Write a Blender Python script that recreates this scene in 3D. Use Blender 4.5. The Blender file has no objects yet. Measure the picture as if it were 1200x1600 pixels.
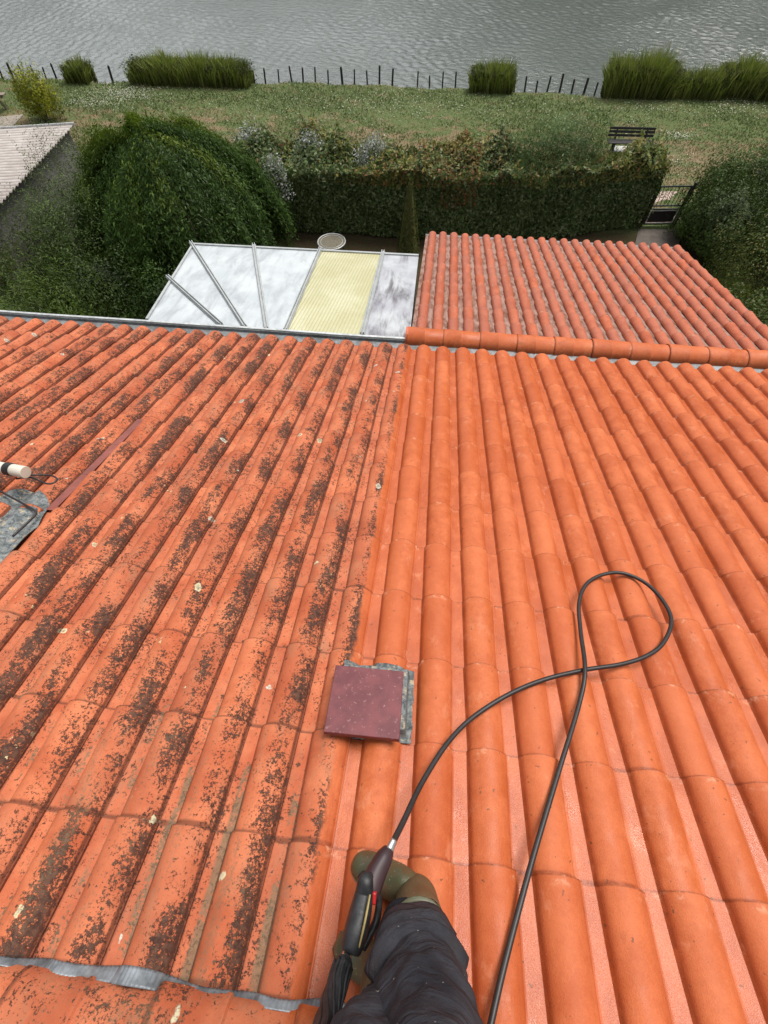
import bpy, math, random
import numpy as np
from mathutils import Vector, Matrix, Euler
R_ = np.random.default_rng(7); random.seed(7)
SC = bpy.context.scene
COL = SC.collection

# ------------------------------------------------------------------ camera
CAM = np.array([0.1797140, -3.5811039, 8.5]); F = 711.466
MC = np.array([[0.9939507195, -0.0908285799, 0.0617424995],
               [0.1093312952, 0.8716542628, -0.4777714035],
               [-0.0104228148, 0.4816316177, 0.8763117880]])
cd = bpy.data.cameras.new('camera'); cam = bpy.data.objects.new('camera', cd); COL.objects.link(cam)
cd.sensor_fit = 'HORIZONTAL'; cd.sensor_width = 36; cd.lens = 36*F/1200; cd.clip_start = .03; cd.clip_end = 1500
mm = Matrix.Identity(4)
for i in range(3):
    for j in range(3): mm[i][j] = MC[i, j]
    mm[i][3] = CAM[i]
cam.matrix_world = mm; SC.camera = cam
SC.render.resolution_x = 768; SC.render.resolution_y = 1024

# ------------------------------------------------------------------ world, sun, exposure
SUN_EL, SUN_AZ = 62, 40          # azimuth measured from +Y towards +X
w = bpy.data.worlds.new('World'); SC.world = w; w.use_nodes = True
nt = w.node_tree; nt.nodes.clear()
wo = nt.nodes.new('ShaderNodeOutputWorld'); bg = nt.nodes.new('ShaderNodeBackground')
sky = nt.nodes.new('ShaderNodeTexSky'); sky.sky_type = 'NISHITA'; sky.sun_disc = False
sky.sun_elevation = math.radians(SUN_EL); sky.sun_rotation = math.radians(SUN_AZ)
sky.air_density = 1.0; sky.dust_density = 4.0; sky.ozone_density = 1.0
hs = nt.nodes.new('ShaderNodeHueSaturation'); hs.inputs['Saturation'].default_value = .35
tc = nt.nodes.new('ShaderNodeTexCoord'); no = nt.nodes.new('ShaderNodeTexNoise')
no.inputs['Scale'].default_value = 2.2; no.inputs['Detail'].default_value = 6
cr = nt.nodes.new('ShaderNodeMapRange'); cr.inputs[1].default_value = .35; cr.inputs[2].default_value = .65
cr.inputs[3].default_value = .35; cr.inputs[4].default_value = .95
mx = nt.nodes.new('ShaderNodeMix'); mx.data_type = 'RGBA'; mx.inputs[7].default_value = (7.2, 7.4, 7.6, 1)
nt.links.new(tc.outputs['Generated'], no.inputs['Vector']); nt.links.new(no.outputs['Fac'], cr.inputs[0])
nt.links.new(cr.outputs[0], mx.inputs[0]); nt.links.new(sky.outputs[0], hs.inputs['Color'])
nt.links.new(hs.outputs[0], mx.inputs[6])
sz = nt.nodes.new('ShaderNodeSeparateXYZ'); gm = nt.nodes.new('ShaderNodeMapRange'); vm = nt.nodes.new('ShaderNodeVectorMath'); vm.operation = 'SCALE'
gm.inputs[1].default_value = .0; gm.inputs[2].default_value = .95; gm.inputs[3].default_value = .75; gm.inputs[4].default_value = 1.55   # overcast: zenith brighter than horizon
nt.links.new(tc.outputs['Generated'], sz.inputs[0]); nt.links.new(sz.outputs[2], gm.inputs[0])
dt = nt.nodes.new('ShaderNodeVectorMath'); dt.operation = 'DOT_PRODUCT'; dt.inputs[1].default_value = Vector((-.38, .80, .46)).normalized()  # bright sky lobe added to make the water reflect brighter
nm = nt.nodes.new('ShaderNodeVectorMath'); nm.operation = 'NORMALIZE'; pw = nt.nodes.new('ShaderNodeMapRange'); pw.interpolation_type = 'SMOOTHSTEP'
pw.inputs[1].default_value = .80; pw.inputs[2].default_value = 1.; pw.inputs[3].default_value = 0; pw.inputs[4].default_value = 2.3; ad = nt.nodes.new('ShaderNodeMath'); ad.operation = 'ADD'
nt.links.new(tc.outputs['Generated'], nm.inputs[0]); nt.links.new(nm.outputs[0], dt.inputs[0]); nt.links.new(dt.outputs['Value'], pw.inputs[0]); nt.links.new(gm.outputs[0], ad.inputs[0]); nt.links.new(pw.outputs[0], ad.inputs[1])
nt.links.new(mx.outputs[2], vm.inputs[0]); nt.links.new(ad.outputs[0], vm.inputs['Scale']); nt.links.new(vm.outputs[0], bg.inputs['Color'])
nt.links.new(bg.outputs[0], wo.inputs['Surface']); bg.inputs['Strength'].default_value = .056
sl = bpy.data.lights.new('sun', 'SUN'); sl.energy = 2.9; sl.angle = math.radians(28); sl.color = (1, .96, .9)
so = bpy.data.objects.new('sun', sl); COL.objects.link(so)
el, az = math.radians(SUN_EL), math.radians(SUN_AZ)
sd = Vector((math.sin(az)*math.cos(el), math.cos(az)*math.cos(el), math.sin(el)))
so.rotation_euler = sd.to_track_quat('Z', 'Y').to_euler()
SC.view_settings.view_transform = 'Standard'; SC.view_settings.look = 'None'
SC.view_settings.exposure = 0.28; SC.view_settings.gamma = 1

# ------------------------------------------------------------------ frames of reference
TH = math.radians(20); TW = .21; TL = .3741225; ORG = np.array([0, 0, 5.13240396])
A_ = np.array([[1, 0, 0], [0, math.cos(TH), math.sin(TH)], [0, -math.sin(TH), math.cos(TH)]])
def ray(x, y): return MC @ np.array([(x-600)/F, -(y-800)/F, -1.])
def at_z(x, y, z=0): d = ray(x, y); return CAM + d*((z-CAM[2])/d[2])
def at_y(x, y, yy): d = ray(x, y); return CAM + d*((yy-CAM[1])/d[1])
def at_d(x, y, dep): return CAM + ray(x, y)*dep
def roofpt(x, y, off=0.):            # main roof slope, local metres (across, down-slope, normal)
    d = A_.T @ ray(x, y); c = A_.T @ (CAM-ORG); return c + d*((off-c[2])/d[2])
def r2w(q): return A_ @ np.asarray(q, float) + ORG
ROOF_M = Matrix.Translation(Vector(ORG)) @ Matrix.Rotation(-TH, 4, 'X')

# ------------------------------------------------------------------ material helpers
class NT:
    def __init__(s, name):
        s.m = bpy.data.materials.new(name); s.m.use_nodes = True; s.t = s.m.node_tree
        s.b = s.t.nodes['Principled BSDF']; s.out = s.t.nodes['Material Output']
    def n(s, k): return s.t.nodes.new('ShaderNode'+k)
    def put(s, sock, v):
        if hasattr(v, 'links'): s.t.links.new(v, sock)
        elif isinstance(v, (tuple, list)) and len(v) == 3 and sock.type == 'RGBA': sock.default_value = (*v, 1)
        elif sock.type == 'RGBA' and not isinstance(v, (tuple, list)): sock.default_value = (v, v, v, 1)
        else: sock.default_value = v
    def math(s, op, a, b=0., c=None, clamp=False):
        n = s.n('Math'); n.operation = op; n.use_clamp = clamp; s.put(n.inputs[0], a); s.put(n.inputs[1], b)
        if c is not None: s.put(n.inputs[2], c)
        return n.outputs[0]
    def mr(s, v, a, b, c=0., d=1., smooth=True):
        n = s.n('MapRange'); n.interpolation_type = 'SMOOTHSTEP' if smooth else 'LINEAR'
        for i, q in enumerate((v, a, b, c, d)): s.put(n.inputs[i], q)
        return n.outputs[0]
    def mix(s, f, a, b, bt='MIX'):
        n = s.n('Mix'); n.data_type = 'RGBA'; n.blend_type = bt
        s.put(n.inputs[0], f); s.put(n.inputs[6], a); s.put(n.inputs[7], b); return n.outputs[2]
    def co(s, kind='Object'): return s.n('TexCoord').outputs[kind]
    def mapp(s, v, sc=(1, 1, 1), rot=(0, 0, 0), loc=(0, 0, 0)):
        n = s.n('Mapping'); s.put(n.inputs[0], v); n.inputs['Scale'].default_value = sc
        n.inputs['Rotation'].default_value = rot; n.inputs['Location'].default_value = loc; return n.outputs[0]
    def noise(s, v, sc, det=3., ro=.55, dist=0.):
        n = s.n('TexNoise'); s.put(n.inputs['Vector'], v); n.inputs['Scale'].default_value = sc
        n.inputs['Detail'].default_value = det; n.inputs['Roughness'].default_value = ro
        n.inputs['Distortion'].default_value = dist; return n.outputs['Fac']
    def noisec(s, v, sc, det=3.):
        n = s.n('TexNoise'); s.put(n.inputs['Vector'], v); n.inputs['Scale'].default_value = sc
        n.inputs['Detail'].default_value = det; return n.outputs['Color']
    def vor(s, v, sc, feat='F1'):
        n = s.n('TexVoronoi'); n.feature = feat; s.put(n.inputs['Vector'], v); n.inputs['Scale'].default_value = sc; return n
    def attr(s, nm):
        n = s.n('Attribute'); n.attribute_name = nm; return n
    def sep(s, v):
        n = s.n('SeparateXYZ'); s.put(n.inputs[0], v); return n.outputs
    def bump(s, h, st=.5, dist=.01):
        n = s.n('Bump'); s.put(n.inputs['Height'], h); n.inputs['Strength'].default_value = st
        n.inputs['Distance'].default_value = dist; s.t.links.new(n.outputs[0], s.b.inputs['Normal'])
    def fin(s, col=None, ro=None, metal=None, spec=None):
        if col is not None: s.put(s.b.inputs['Base Color'], col)
        if ro is not None: s.put(s.b.inputs['Roughness'], ro)
        if metal is not None: s.put(s.b.inputs['Metallic'], metal)
        if spec is not None: s.put(s.b.inputs['Specular IOR Level'], spec)
        return s.m
def simple(name, col, ro=.6, metal=0., var=.25, sc=20, bump=.2, bd=.003, spec=.5):
    t = NT(name); o = t.co(); a = t.noise(o, sc, 5); b = t.noise(o, sc*.17, 3)
    v = t.math('ADD', t.math('MULTIPLY', a, .6), t.math('MULTIPLY', b, .6))
    c = t.mix(t.mr(v, .35, .85), tuple(x*(1-var) for x in col), tuple(min(1, x*(1+var)) for x in col))
    t.bump(a, bump, bd); return t.fin(c, ro, metal, spec)

def tile_material(name, clean_x=None, pink=False):
    """glazed-clay orange; west of clean_x (local metres) it is weathered and spotted with lichen"""
    t = NT(name); o = t.co(); uv = t.n('UVMap').outputs[0]; rnd = t.attr('rnd').outputs['Fac']
    s = t.sep(uv); cu, tv = s[0], s[1]
    if pink: A, B = (.38, .080, .030), (.56, .150, .070)
    else: A, B = (.42, .086, .024), (.63, .172, .062)
    n1 = t.noise(o, 7, 4); n2 = t.noise(o, 30, 5, .65); n3 = t.noise(o, 160, 3)
    v = t.math('ADD', t.math('MULTIPLY', n1, .5), t.math('ADD', t.math('MULTIPLY', n2, .35), t.math('MULTIPLY', n3, .25)))
    c = t.mix(t.mr(v, .36, .72), A, B)
    # each tile slightly different out of the kiln
    c = t.mix(t.mr(t.math('FRACT', t.math('MULTIPLY', rnd, 7.3)), .0, 1, 0., .45, False), c, (.66, .185, .070) if not pink else (.50, .15, .085))
    c = t.mix(t.mr(rnd, 0, 1, 0., .50, False), c, (.42, .080, .022) if not pink else (.40, .15, .105))
    # flat channels keep a slightly deeper clay colour; narrow creases are darker
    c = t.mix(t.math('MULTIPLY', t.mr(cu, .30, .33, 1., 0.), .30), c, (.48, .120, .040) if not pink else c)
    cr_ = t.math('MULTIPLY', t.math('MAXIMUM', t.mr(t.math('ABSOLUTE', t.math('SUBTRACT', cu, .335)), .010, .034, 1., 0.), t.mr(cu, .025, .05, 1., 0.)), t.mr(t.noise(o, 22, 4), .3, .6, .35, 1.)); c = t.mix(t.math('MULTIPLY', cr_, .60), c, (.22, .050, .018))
    # wet orange stain plus painted valley shade, lower on the flanks of the rolls
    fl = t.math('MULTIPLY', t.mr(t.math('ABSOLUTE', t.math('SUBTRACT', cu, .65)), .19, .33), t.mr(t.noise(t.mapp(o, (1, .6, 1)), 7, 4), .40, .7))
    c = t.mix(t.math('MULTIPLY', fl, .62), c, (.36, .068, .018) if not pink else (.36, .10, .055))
    # damp patches drying off after the wash
    x_ = t.sep(o); dm = t.mr(t.math('ADD', t.noise(t.mapp(o, (1, .5, 1), loc=(2, 3, 0)), 4.5, 5, .62), t.math('MULTIPLY', t.mr(x_[0], -.1, 1.6, .16, 0.), t.mr(x_[1], -3.2, -1.2))), .52, .62)
    c = t.mix(t.math('MULTIPLY', dm, .55), c, t.mix(.5, c, (.40, .075, .012) if not pink else (.30, .07, .035)))
    # dark line at overlap and nose edge; nose bloom doubles as painted highlight
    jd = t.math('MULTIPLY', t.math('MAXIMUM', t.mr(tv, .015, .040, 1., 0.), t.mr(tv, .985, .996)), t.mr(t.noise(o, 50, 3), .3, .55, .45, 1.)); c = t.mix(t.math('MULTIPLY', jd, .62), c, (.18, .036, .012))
    bl = t.math('MULTIPLY', t.mr(tv, .90, .97), t.mr(t.noise(o, 16, 4, .7), .54, .68)); c = t.mix(t.math('MULTIPLY', bl, .6), c, (.70, .36, .22))
    # dark grit and scuffs
    vg = t.vor(t.mix(.04, o, t.noisec(o, 40)), 38); vs = t.sep(vg.outputs['Color'])
    grit = t.math('MULTIPLY', t.math('LESS_THAN', vg.outputs['Distance'], t.math('MULTIPLY', vs[1], .20)), t.math('GREATER_THAN', vs[0], .66))
    c = t.mix(t.math('MULTIPLY', grit, .7), c, (.13, .055, .03))
    scf = t.mr(t.noise(t.mapp(o, (1, .35, 1), loc=(3, 1, 0)), 34, 5, .7), .62, .74)
    c = t.mix(t.math('MULTIPLY', scf, .42), c, (.28, .085, .04))
    pores = t.mr(t.noise(t.mapp(o, loc=(1, 7, 2)), 230, 3, .7), .60, .68); c = t.mix(t.math('MULTIPLY', pores, .38), c, (.22, .06, .03))
    # lichen ghosts and mineral bloom the washer did not lift
    vb = t.vor(t.mapp(t.mix(.05, o, t.noisec(o, 24)), (1, 1, 0)), 5.2); vbs = t.sep(vb.outputs['Color']); rr_ = t.math('MULTIPLY', vbs[1], .13)
    ring_ = t.math('MULTIPLY', t.mr(t.math('ABSOLUTE', t.math('SUBTRACT', vb.outputs['Distance'], rr_)), .008, .035, 1., 0.), t.math('GREATER_THAN', vbs[0], .72))
    c = t.mix(t.math('MULTIPLY', ring_, .42), c, (.24, .10, .05))
    blo = t.mr(t.noise(t.mapp(o, (1, .7, 1), loc=(9, 2, 0)), 10, 6, .72), .57, .70); c = t.mix(t.math('MULTIPLY', blo, .38), c, (.66, .27, .15) if not pink else (.52, .22, .15))
    wet = t.mr(t.noise(o, 3.2, 3), .42, .6); panm = t.mr(cu, .30, .36, 1., 0.)
    ro = t.math('SUBTRACT', t.math('ADD', t.mr(dm, 0, 1, .52, .34), t.math('MULTIPLY', n3, .14)), t.math('MULTIPLY', panm, .25))
    h = t.math('ADD', t.math('MULTIPLY', n3, .35), t.math('MULTIPLY', t.noise(o, 330, 2), .45))
    if clean_x is not None:
        x = t.sep(o); xx = t.math('ADD', x[0], t.math('MULTIPLY', t.math('SUBTRACT', t.noise(o, 9, 4), .5), .06))
        dirty = t.mr(xx, clean_x-.012, clean_x+.012, 1., 0.)
        # weathered clay base: duller, paler
        d0 = t.mix(t.mr(t.noise(o, 5, 5, .6), .3, .7), (.43, .092, .034), (.64, .195, .088))
        d0 = t.mix(t.mr(rnd, 0, 1, 0., .38, False), d0, (.36, .100, .052))
        d0 = t.mix(t.math('MULTIPLY', t.mr(t.noise(t.mapp(o, (1, .4, 1), loc=(7, 0, 0)), 13, 6, .7), .48, .75), .55), d0, (.36, .19, .11))
        # black algae speckle: crowds on the shaded flank of each roll, thins elsewhere
        flank = t.math('MULTIPLY', t.mr(cu, .46, .80), t.mr(cu, .99, 1.03, 1., .7))
        edge0 = t.mr(cu, .30, .40, .35, 0.)
        patch = t.noise(t.mapp(o, (1, .55, 1)), 6, 4, .6)
        east = t.mr(x[0], -5.0, -1.6, .40, 1.)
        band = t.math('ADD', t.math('MULTIPLY', t.math('ADD', flank, edge0), t.math('MULTIPLY', t.mr(patch, .28, .64, .30, .95), east)), t.mr(patch, .45, .62, .10, .32))
        sp = t.noise(o, 105, 5, .72); spc = t.noise(o, 38, 4, .6); spf = t.noise(t.mapp(o, loc=(4, 9, 1)), 300, 3, .7)
        spm = t.math('ADD', t.math('ADD', t.math('MULTIPLY', sp, .55), t.math('MULTIPLY', spc, .30)), t.math('MULTIPLY', spf, .25))
        th = t.math('SUBTRACT', .682, t.math('MULTIPLY', band, .150))
        dk = t.math('SUBTRACT', spm, th)
        k = t.mr(dk, -.004, .022); brown = t.mr(dk, -.060, .02)
        c2 = t.mix(t.math('MULTIPLY', brown, .50), d0, (.22, .070, .034))
        c2 = t.mix(t.math('MULTIPLY', t.math('MAXIMUM', t.mr(tv, .02, .05, 1., 0.), t.mr(tv, .982, .994)), .7), c2, (.11, .035, .018))
        c2 = t.mix(t.math('MULTIPLY', k, .88), c2, t.mix(t.mr(t.noise(o, 60, 3), .35, .65), (.010, .008, .008), (.075, .044, .030)))
        # isolated black dots
        vd = t.vor(t.mix(.03, o, t.noisec(o, 60)), 26); vds = t.sep(vd.outputs['Color'])
        dot = t.math('MULTIPLY', t.mr(t.math('SUBTRACT', vd.outputs['Distance'], t.math('MULTIPLY', vds[1], .22)), -.03, .02, 1., 0.), t.math('GREATER_THAN', vds[0], .66))
        c2 = t.mix(t.math('MULTIPLY', dot, .85), c2, (.045, .03, .022))
        # grey-green moss film: pans and low rolls near the ridge
        ridge = t.mr(x[1], -4.05, -3.3, 1., .0)
        pan = t.math('MULTIPLY', t.mr(cu, .15, .22), t.mr(cu, .33, .40, 1., 0.))
        lowr = t.math('MULTIPLY', t.mr(cu, .36, .5), t.mr(cu, .8, .9, 1., 0.))
        mo = t.noise(t.mapp(o, (1, .22, 1), loc=(0, 4, 0)), 9, 5, .7)
        mo2 = t.math('ADD', t.math('MULTIPLY', mo, .55), t.math('MULTIPLY', sp, .45))
        mk = t.math('MULTIPLY', pan, t.mr(t.math('ADD', mo2, t.math('MULTIPLY', t.math('MULTIPLY', ridge, t.mr(patch, .38, .6)), .16)), .585, .635))
        mk2 = t.math('MULTIPLY', t.math('MULTIPLY', lowr, ridge), t.mr(mo2, .50, .62, 0., .5))
        c2 = t.mix(t.math('MAXIMUM', t.math('MULTIPLY', mk, .8), mk2), c2, t.mix(t.noise(o, 70, 4), (.10, .075, .04), (.27, .19, .115)))
        # round pale lichens
        dv = t.mix(.045, o, t.noisec(o, 26)); vl = t.vor(t.mapp(dv, (1, 1, 0)), 7.5); vc = t.sep(vl.outputs['Color'])
        rad = t.math('ADD', t.math('MULTIPLY', t.math('MULTIPLY', vc[1], vc[1]), .165), .028)
        on = t.math('GREATER_THAN', vc[0], .42)
        dd = t.math('SUBTRACT', vl.outputs['Distance'], rad)
        disk = t.math('MULTIPLY', on, t.mr(dd, -.018, .006, 1., 0.))
        core = t.mr(dd, -.075, -.03, 1., 0.)
        lc = t.mix(vc[2], (.66, .60, .38), (.56, .55, .46)); lc = t.mix(t.math('MULTIPLY', core, .65), lc, (.20, .19, .13))
        c2 = t.mix(t.math('MULTIPLY', disk, t.mr(t.noise(o, 120, 3), .34, .5, .2, .95)), c2, lc)
        # small yellow-cream flecks in loose colonies
        vf = t.vor(t.mix(.03, o, t.noisec(o, 70)), 44); vfs = t.sep(vf.outputs['Color'])
        fk = t.math('MULTIPLY', t.math('LESS_THAN', vf.outputs['Distance'], t.math('MULTIPLY', vfs[1], .33)), t.math('GREATER_THAN', vfs[0], .55))
        fk = t.math('MULTIPLY', fk, t.mr(t.noise(t.mapp(o, (1, 1, 1), loc=(11, 5, 0)), 5.5, 4, .6), .60, .68))
        c2 = t.mix(t.math('MULTIPLY', fk, .85), c2, (.62, .50, .28))
        seam = t.math('MAXIMUM', t.mr(cu, .015, .075, 1., 0.), t.mr(cu, .965, .99)); c2 = t.mix(t.math('MULTIPLY', t.math('MAXIMUM', seam, t.math('MULTIPLY', cr_, .5)), .72), c2, (.085, .028, .016))
        c = t.mix(dirty, c, c2)
        ro = t.mix(dirty, ro, .78)
        h = t.math('ADD', h, t.math('MULTIPLY', dirty, t.math('ADD', t.math('MULTIPLY', k, .8), t.math('MULTIPLY', t.math('MAXIMUM', disk, fk), .9))))
    t.bump(t.math('ADD', h, t.math('MULTIPLY', t.noise(o, 18, 4, .6), .6)), .65, .003); t.put(t.b.inputs['Specular IOR Level'], t.mr(panm, 0, 1, .30, .38))
    return t.fin(c, ro)

def leaf_material(name, tr=.35, ro=.5):
    t = NT(name); c = t.attr('Col').outputs['Color']
    t.fin(c, ro, 0, .2)
    tb = t.n('BsdfTranslucent'); t.put(tb.inputs['Color'], t.mix(.35, c, (.08, .16, .0), 'ADD'))
    ms = t.n('MixShader'); ms.inputs[0].default_value = tr*.6
    t.t.links.new(t.b.outputs[0], ms.inputs[1]); t.t.links.new(tb.outputs[0], ms.inputs[2]); t.t.links.new(ms.outputs[0], t.out.inputs[0])
    return t.m

M = {}
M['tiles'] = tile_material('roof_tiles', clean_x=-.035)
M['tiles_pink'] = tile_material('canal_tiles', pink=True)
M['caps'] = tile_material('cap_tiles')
M['ridge'] = simple('ridge_clay', (.56, .13, .055), .38, var=.16, sc=9, bump=.15)
M['zinc'] = simple('zinc', (.20, .21, .215), .55, .3, var=.45, sc=26, bump=.5, bd=.004)
M['zinc_light'] = simple('zinc_rim', (.52, .54, .54), .45, .3, var=.3, sc=30)
def lead_mat():
    t = NT('lead'); o = t.co(); n = t.noise(o, 34, 6, .75, .6); m = t.noise(t.mapp(o, loc=(3, 3, 0)), 24, 5, .7)
    c = t.mix(t.mr(n, .35, .65), (.06, .075, .08), (.26, .28, .28)); c = t.mix(t.mr(m, .56, .64, 0., .8), c, (.50, .40, .26))
    t.bump(n, .9, .008); return t.fin(c, .55, .2)
M['lead'] = lead_mat()
M['alu'] = simple('pleated_aluminium', (.22, .24, .26), .5, .4, var=.7, sc=24, bump=.4)
M['slab'] = None
M['stucco'] = simple('stucco', (.62, .56, .46), .9, var=.08, sc=30, bump=.4)
M['black'] = simple('black_plastic', (.022, .023, .026), .5, var=.6, sc=45, bump=.5)
M['rubber'] = simple('hose_rubber', (.022, .018, .018), .45, var=.3, sc=60)
M['steel'] = simple('steel', (.6, .6, .6), .25, .9)
M['yellow'] = simple('yellow_plastic', (.36, .27, .10), .6)
M['red'] = simple('red_plastic', (.45, .02, .02), .4)
M['maroon'] = simple('dark_grip', (.04, .018, .022), .5, var=.3)
M['pvc'] = simple('pvc', (.66, .62, .52), .5, var=.12, sc=12)
M['white_bar'] = simple('white_aluminium', (.38, .40, .40), .45, var=.2, sc=18)
M['wood_dark'] = simple('dark_wood', (.022, .018, .02), .6, var=.4, sc=25)
M['wood_grey'] = simple('grey_wood', (.23, .19, .15), .8, var=.3, sc=25)
M['post'] = simple('post_wood', (.028, .026, .024), .85, var=.5, sc=18)
M['concrete'] = simple('concrete', (.30, .26, .22), .9, var=.18, sc=6, bump=.4)
M['grey_wall'] = simple('rendered_wall', (.25, .23, .235), .9, var=.2, sc=3, bump=.5)
M['soil_path'] = simple('trodden_path', (.12, .10, .085), .95, var=.3, sc=6)
M['pave'] = simple('paving', (.48, .36, .31), .9, var=.15, sc=10)
M['bark'] = simple('bark', (.085, .06, .04), .9, var=.4, sc=20, bump=.8)
M['stone'] = simple('stone', (.50, .50, .47), .8, var=.3, sc=8)
M['leaf'] = leaf_material('foliage')
M['blade'] = leaf_material('grass_blades', .3, .6)
M['petal'] = leaf_material('petals', .2, .7)
M['skin'] = simple('skin', (.50, .28, .20), .5, var=.1)
M['hair'] = simple('hair', (.05, .03, .02), .6)
M['phone'] = simple('phone_glass', (.02, .02, .022), .2)
def slab_mat():
    t = NT('burgundy_slab'); o = t.co(); n = t.noise(o, 14, 5); 
    c = t.mix(t.mr(n, .35, .7), (.125, .024, .030), (.19, .046, .052))
    v = t.vor(t.mix(.03, o, t.noisec(o, 60)), 60); s = t.sep(v.outputs['Color'])
    c = t.mix(t.math('MULTIPLY', t.math('MULTIPLY', t.math('LESS_THAN', v.outputs['Distance'], .16), t.math('GREATER_THAN', s[0], .72)), .7), c, (.36, .20, .19))
    c = t.mix(t.math('MULTIPLY', t.mr(t.noise(o, 60, 4), .6, .7), .5), c, (.33, .16, .16))
    t.bump(t.noise(o, 90, 3), .2, .002); return t.fin(c, t.mr(n, .3, .7, .38, .6))
M['slab'] = slab_mat()
def boot_mat():
    t = NT('olive_rubber'); o = t.co(); n = t.noise(o, 9, 4)
    c = t.mix(t.mr(n, .3, .7), (.060, .062, .028), (.105, .105, .058))
    c = t.mix(t.math('MULTIPLY', t.mr(t.noise(t.mapp(o, loc=(2, 0, 0)), 12, 4), .5, .62), .7), c, (.115, .060, .028))
    c = t.mix(t.mr(t.noise(o, 110, 3), .66, .7), c, (.28, .26, .18)); return t.fin(c, .45)
M['boot'] = boot_mat()
M['toe'] = simple('toe_rubber', (.15, .17, .115), .5, var=.3, sc=25)
def cloth_mat(name, a, b):
    t = NT(name); o = t.co(); n = t.noise(o, 7, 5, .6); f = t.noise(o, 300, 2)
    c = t.mix(t.mr(n, .3, .7), a, b); c = t.mix(t.mr(t.noise(t.mapp(o, loc=(5, 0, 0)), 5, 5), .5, .7, 0., .5), c, (.045, .034, .032))
    c = t.mix(t.mr(t.noise(o, 75, 2), .73, .76), c, (.30, .28, .25))
    wr = t.noise(t.mapp(o, (1, 1, 2.6), rot=(.5, .3, 0)), 9, 3, .5, 1.2)
    t.bump(t.math('ADD', t.math('MULTIPLY', f, .10), wr), .8, .02); return t.fin(c, .85, 0, .2)
M['trousers'] = cloth_mat('work_trousers', (.018, .019, .025), (.046, .045, .053))
M['pad'] = cloth_mat('pad_cloth', (.022, .023, .029), (.055, .055, .064))
M['knee'] = cloth_mat('knee_cloth', (.024, .014, .016), (.04, .024, .026))
M['cloth_black'] = cloth_mat('black_cloth', (.010, .010, .014), (.020, .020, .026))
def poly_mat(name, a, b, dirt, damt, stretch=(1, .25, 1), ribs=False):
    t = NT(name); o = t.co(); n = t.noise(t.mapp(o, stretch), 6, 6, .68, .4)
    c = t.mix(t.mr(t.noise(o, 2.5, 3), .3, .7), a, b); c = t.mix(t.mr(n, .42, .72, 0., damt), c, dirt)
    c = t.mix(t.mr(t.noise(o, 55, 5, .7), .62, .74, 0., damt*.6), c, dirt)
    if ribs:
        x = t.sep(t.mapp(o, (1, 1, 1), rot=(0, 0, .08)))[0]; r = t.math('SINE', t.math('MULTIPLY', x, 150.)); t.bump(r, .6, .006)
        sp = t.mr(t.noise(t.mapp(o, (1, .6, 1)), 45, 5, .7), .56, .66); c = t.mix(t.math('MULTIPLY', sp, .5), c, (.36, .31, .14))
        c = t.mix(t.mr(r, .3, 1., 0., .25), c, (.45, .40, .20))
    return t.fin(c, .35)
M['poly'] = poly_mat('white_polycarbonate', (.44, .48, .50), (.54, .575, .59), (.23, .24, .27), .6)
M['poly_yellow'] = poly_mat('yellow_ribbed_sheet', (.50, .47, .27), (.60, .58, .38), (.48, .46, .26), .4, ribs=True)
M['poly_stained'] = poly_mat('stained_polycarbonate', (.36, .36, .40), (.50, .52, .54), (.07, .055, .065), .9, (1, .18, 1))

# ------------------------------------------------------------------ mesh helpers
def link(o, parent=None, kind=None, label=None, cat=None, group=None):
    COL.objects.link(o)
    if parent is not None: o.parent = parent; o.matrix_parent_inverse = Matrix.Identity(4)
    for k, v in (('kind', kind), ('label', label), ('category', cat), ('group', group)):
        if v: o[k] = v
    return o
def mesh_np(name, V, Fq, mat, parent=None, smooth=False, col=None, uv=None, rnd=None, **kw):
    """V (n,3), Fq (m,3|4) or list of such arrays"""
    me = bpy.data.meshes.new(name)
    Fl = Fq if isinstance(Fq, list) else [Fq]
    V = np.asarray(V, np.float32); loops = np.concatenate([f.ravel() for f in Fl]).astype(np.int32)
    tot = np.concatenate([np.full(len(f), f.shape[1], np.int32) for f in Fl])
    me.vertices.add(len(V)); me.vertices.foreach_set('co', V.ravel()); me.loops.add(len(loops)); me.loops.foreach_set('vertex_index', loops)
    me.polygons.add(len(tot)); me.polygons.foreach_set('loop_start', np.concatenate([[0], np.cumsum(tot)[:-1]]).astype(np.int32))
    me.polygons.foreach_set('loop_total', tot)
    if smooth: me.polygons.foreach_set('use_smooth', np.ones(len(tot), bool))
    me.update(calc_edges=True)
    if col is not None:
        a = me.attributes.new('Col', 'FLOAT_COLOR', 'POINT'); cc = np.ones((len(V), 4), np.float32); cc[:, :3] = col; a.data.foreach_set('color', cc.ravel())
    if rnd is not None:
        a = me.attributes.new('rnd', 'FLOAT', 'POINT'); a.data.foreach_set('value', np.asarray(rnd, np.float32))
    if uv is not None:
        l = me.uv_layers.new(name='UVMap'); l.data.foreach_set('uv', np.asarray(uv, np.float32)[loops].ravel())
    me.materials.append(mat)
    return link(bpy.data.objects.new(name, me), parent, **kw)
def grid_faces(nu, nv, base=0):
    i, j = np.meshgrid(np.arange(nu-1), np.arange(nv-1), indexing='ij'); a = base + i*nv + j
    return np.stack([a, a+nv, a+nv+1, a+1], -1).reshape(-1, 4)
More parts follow.
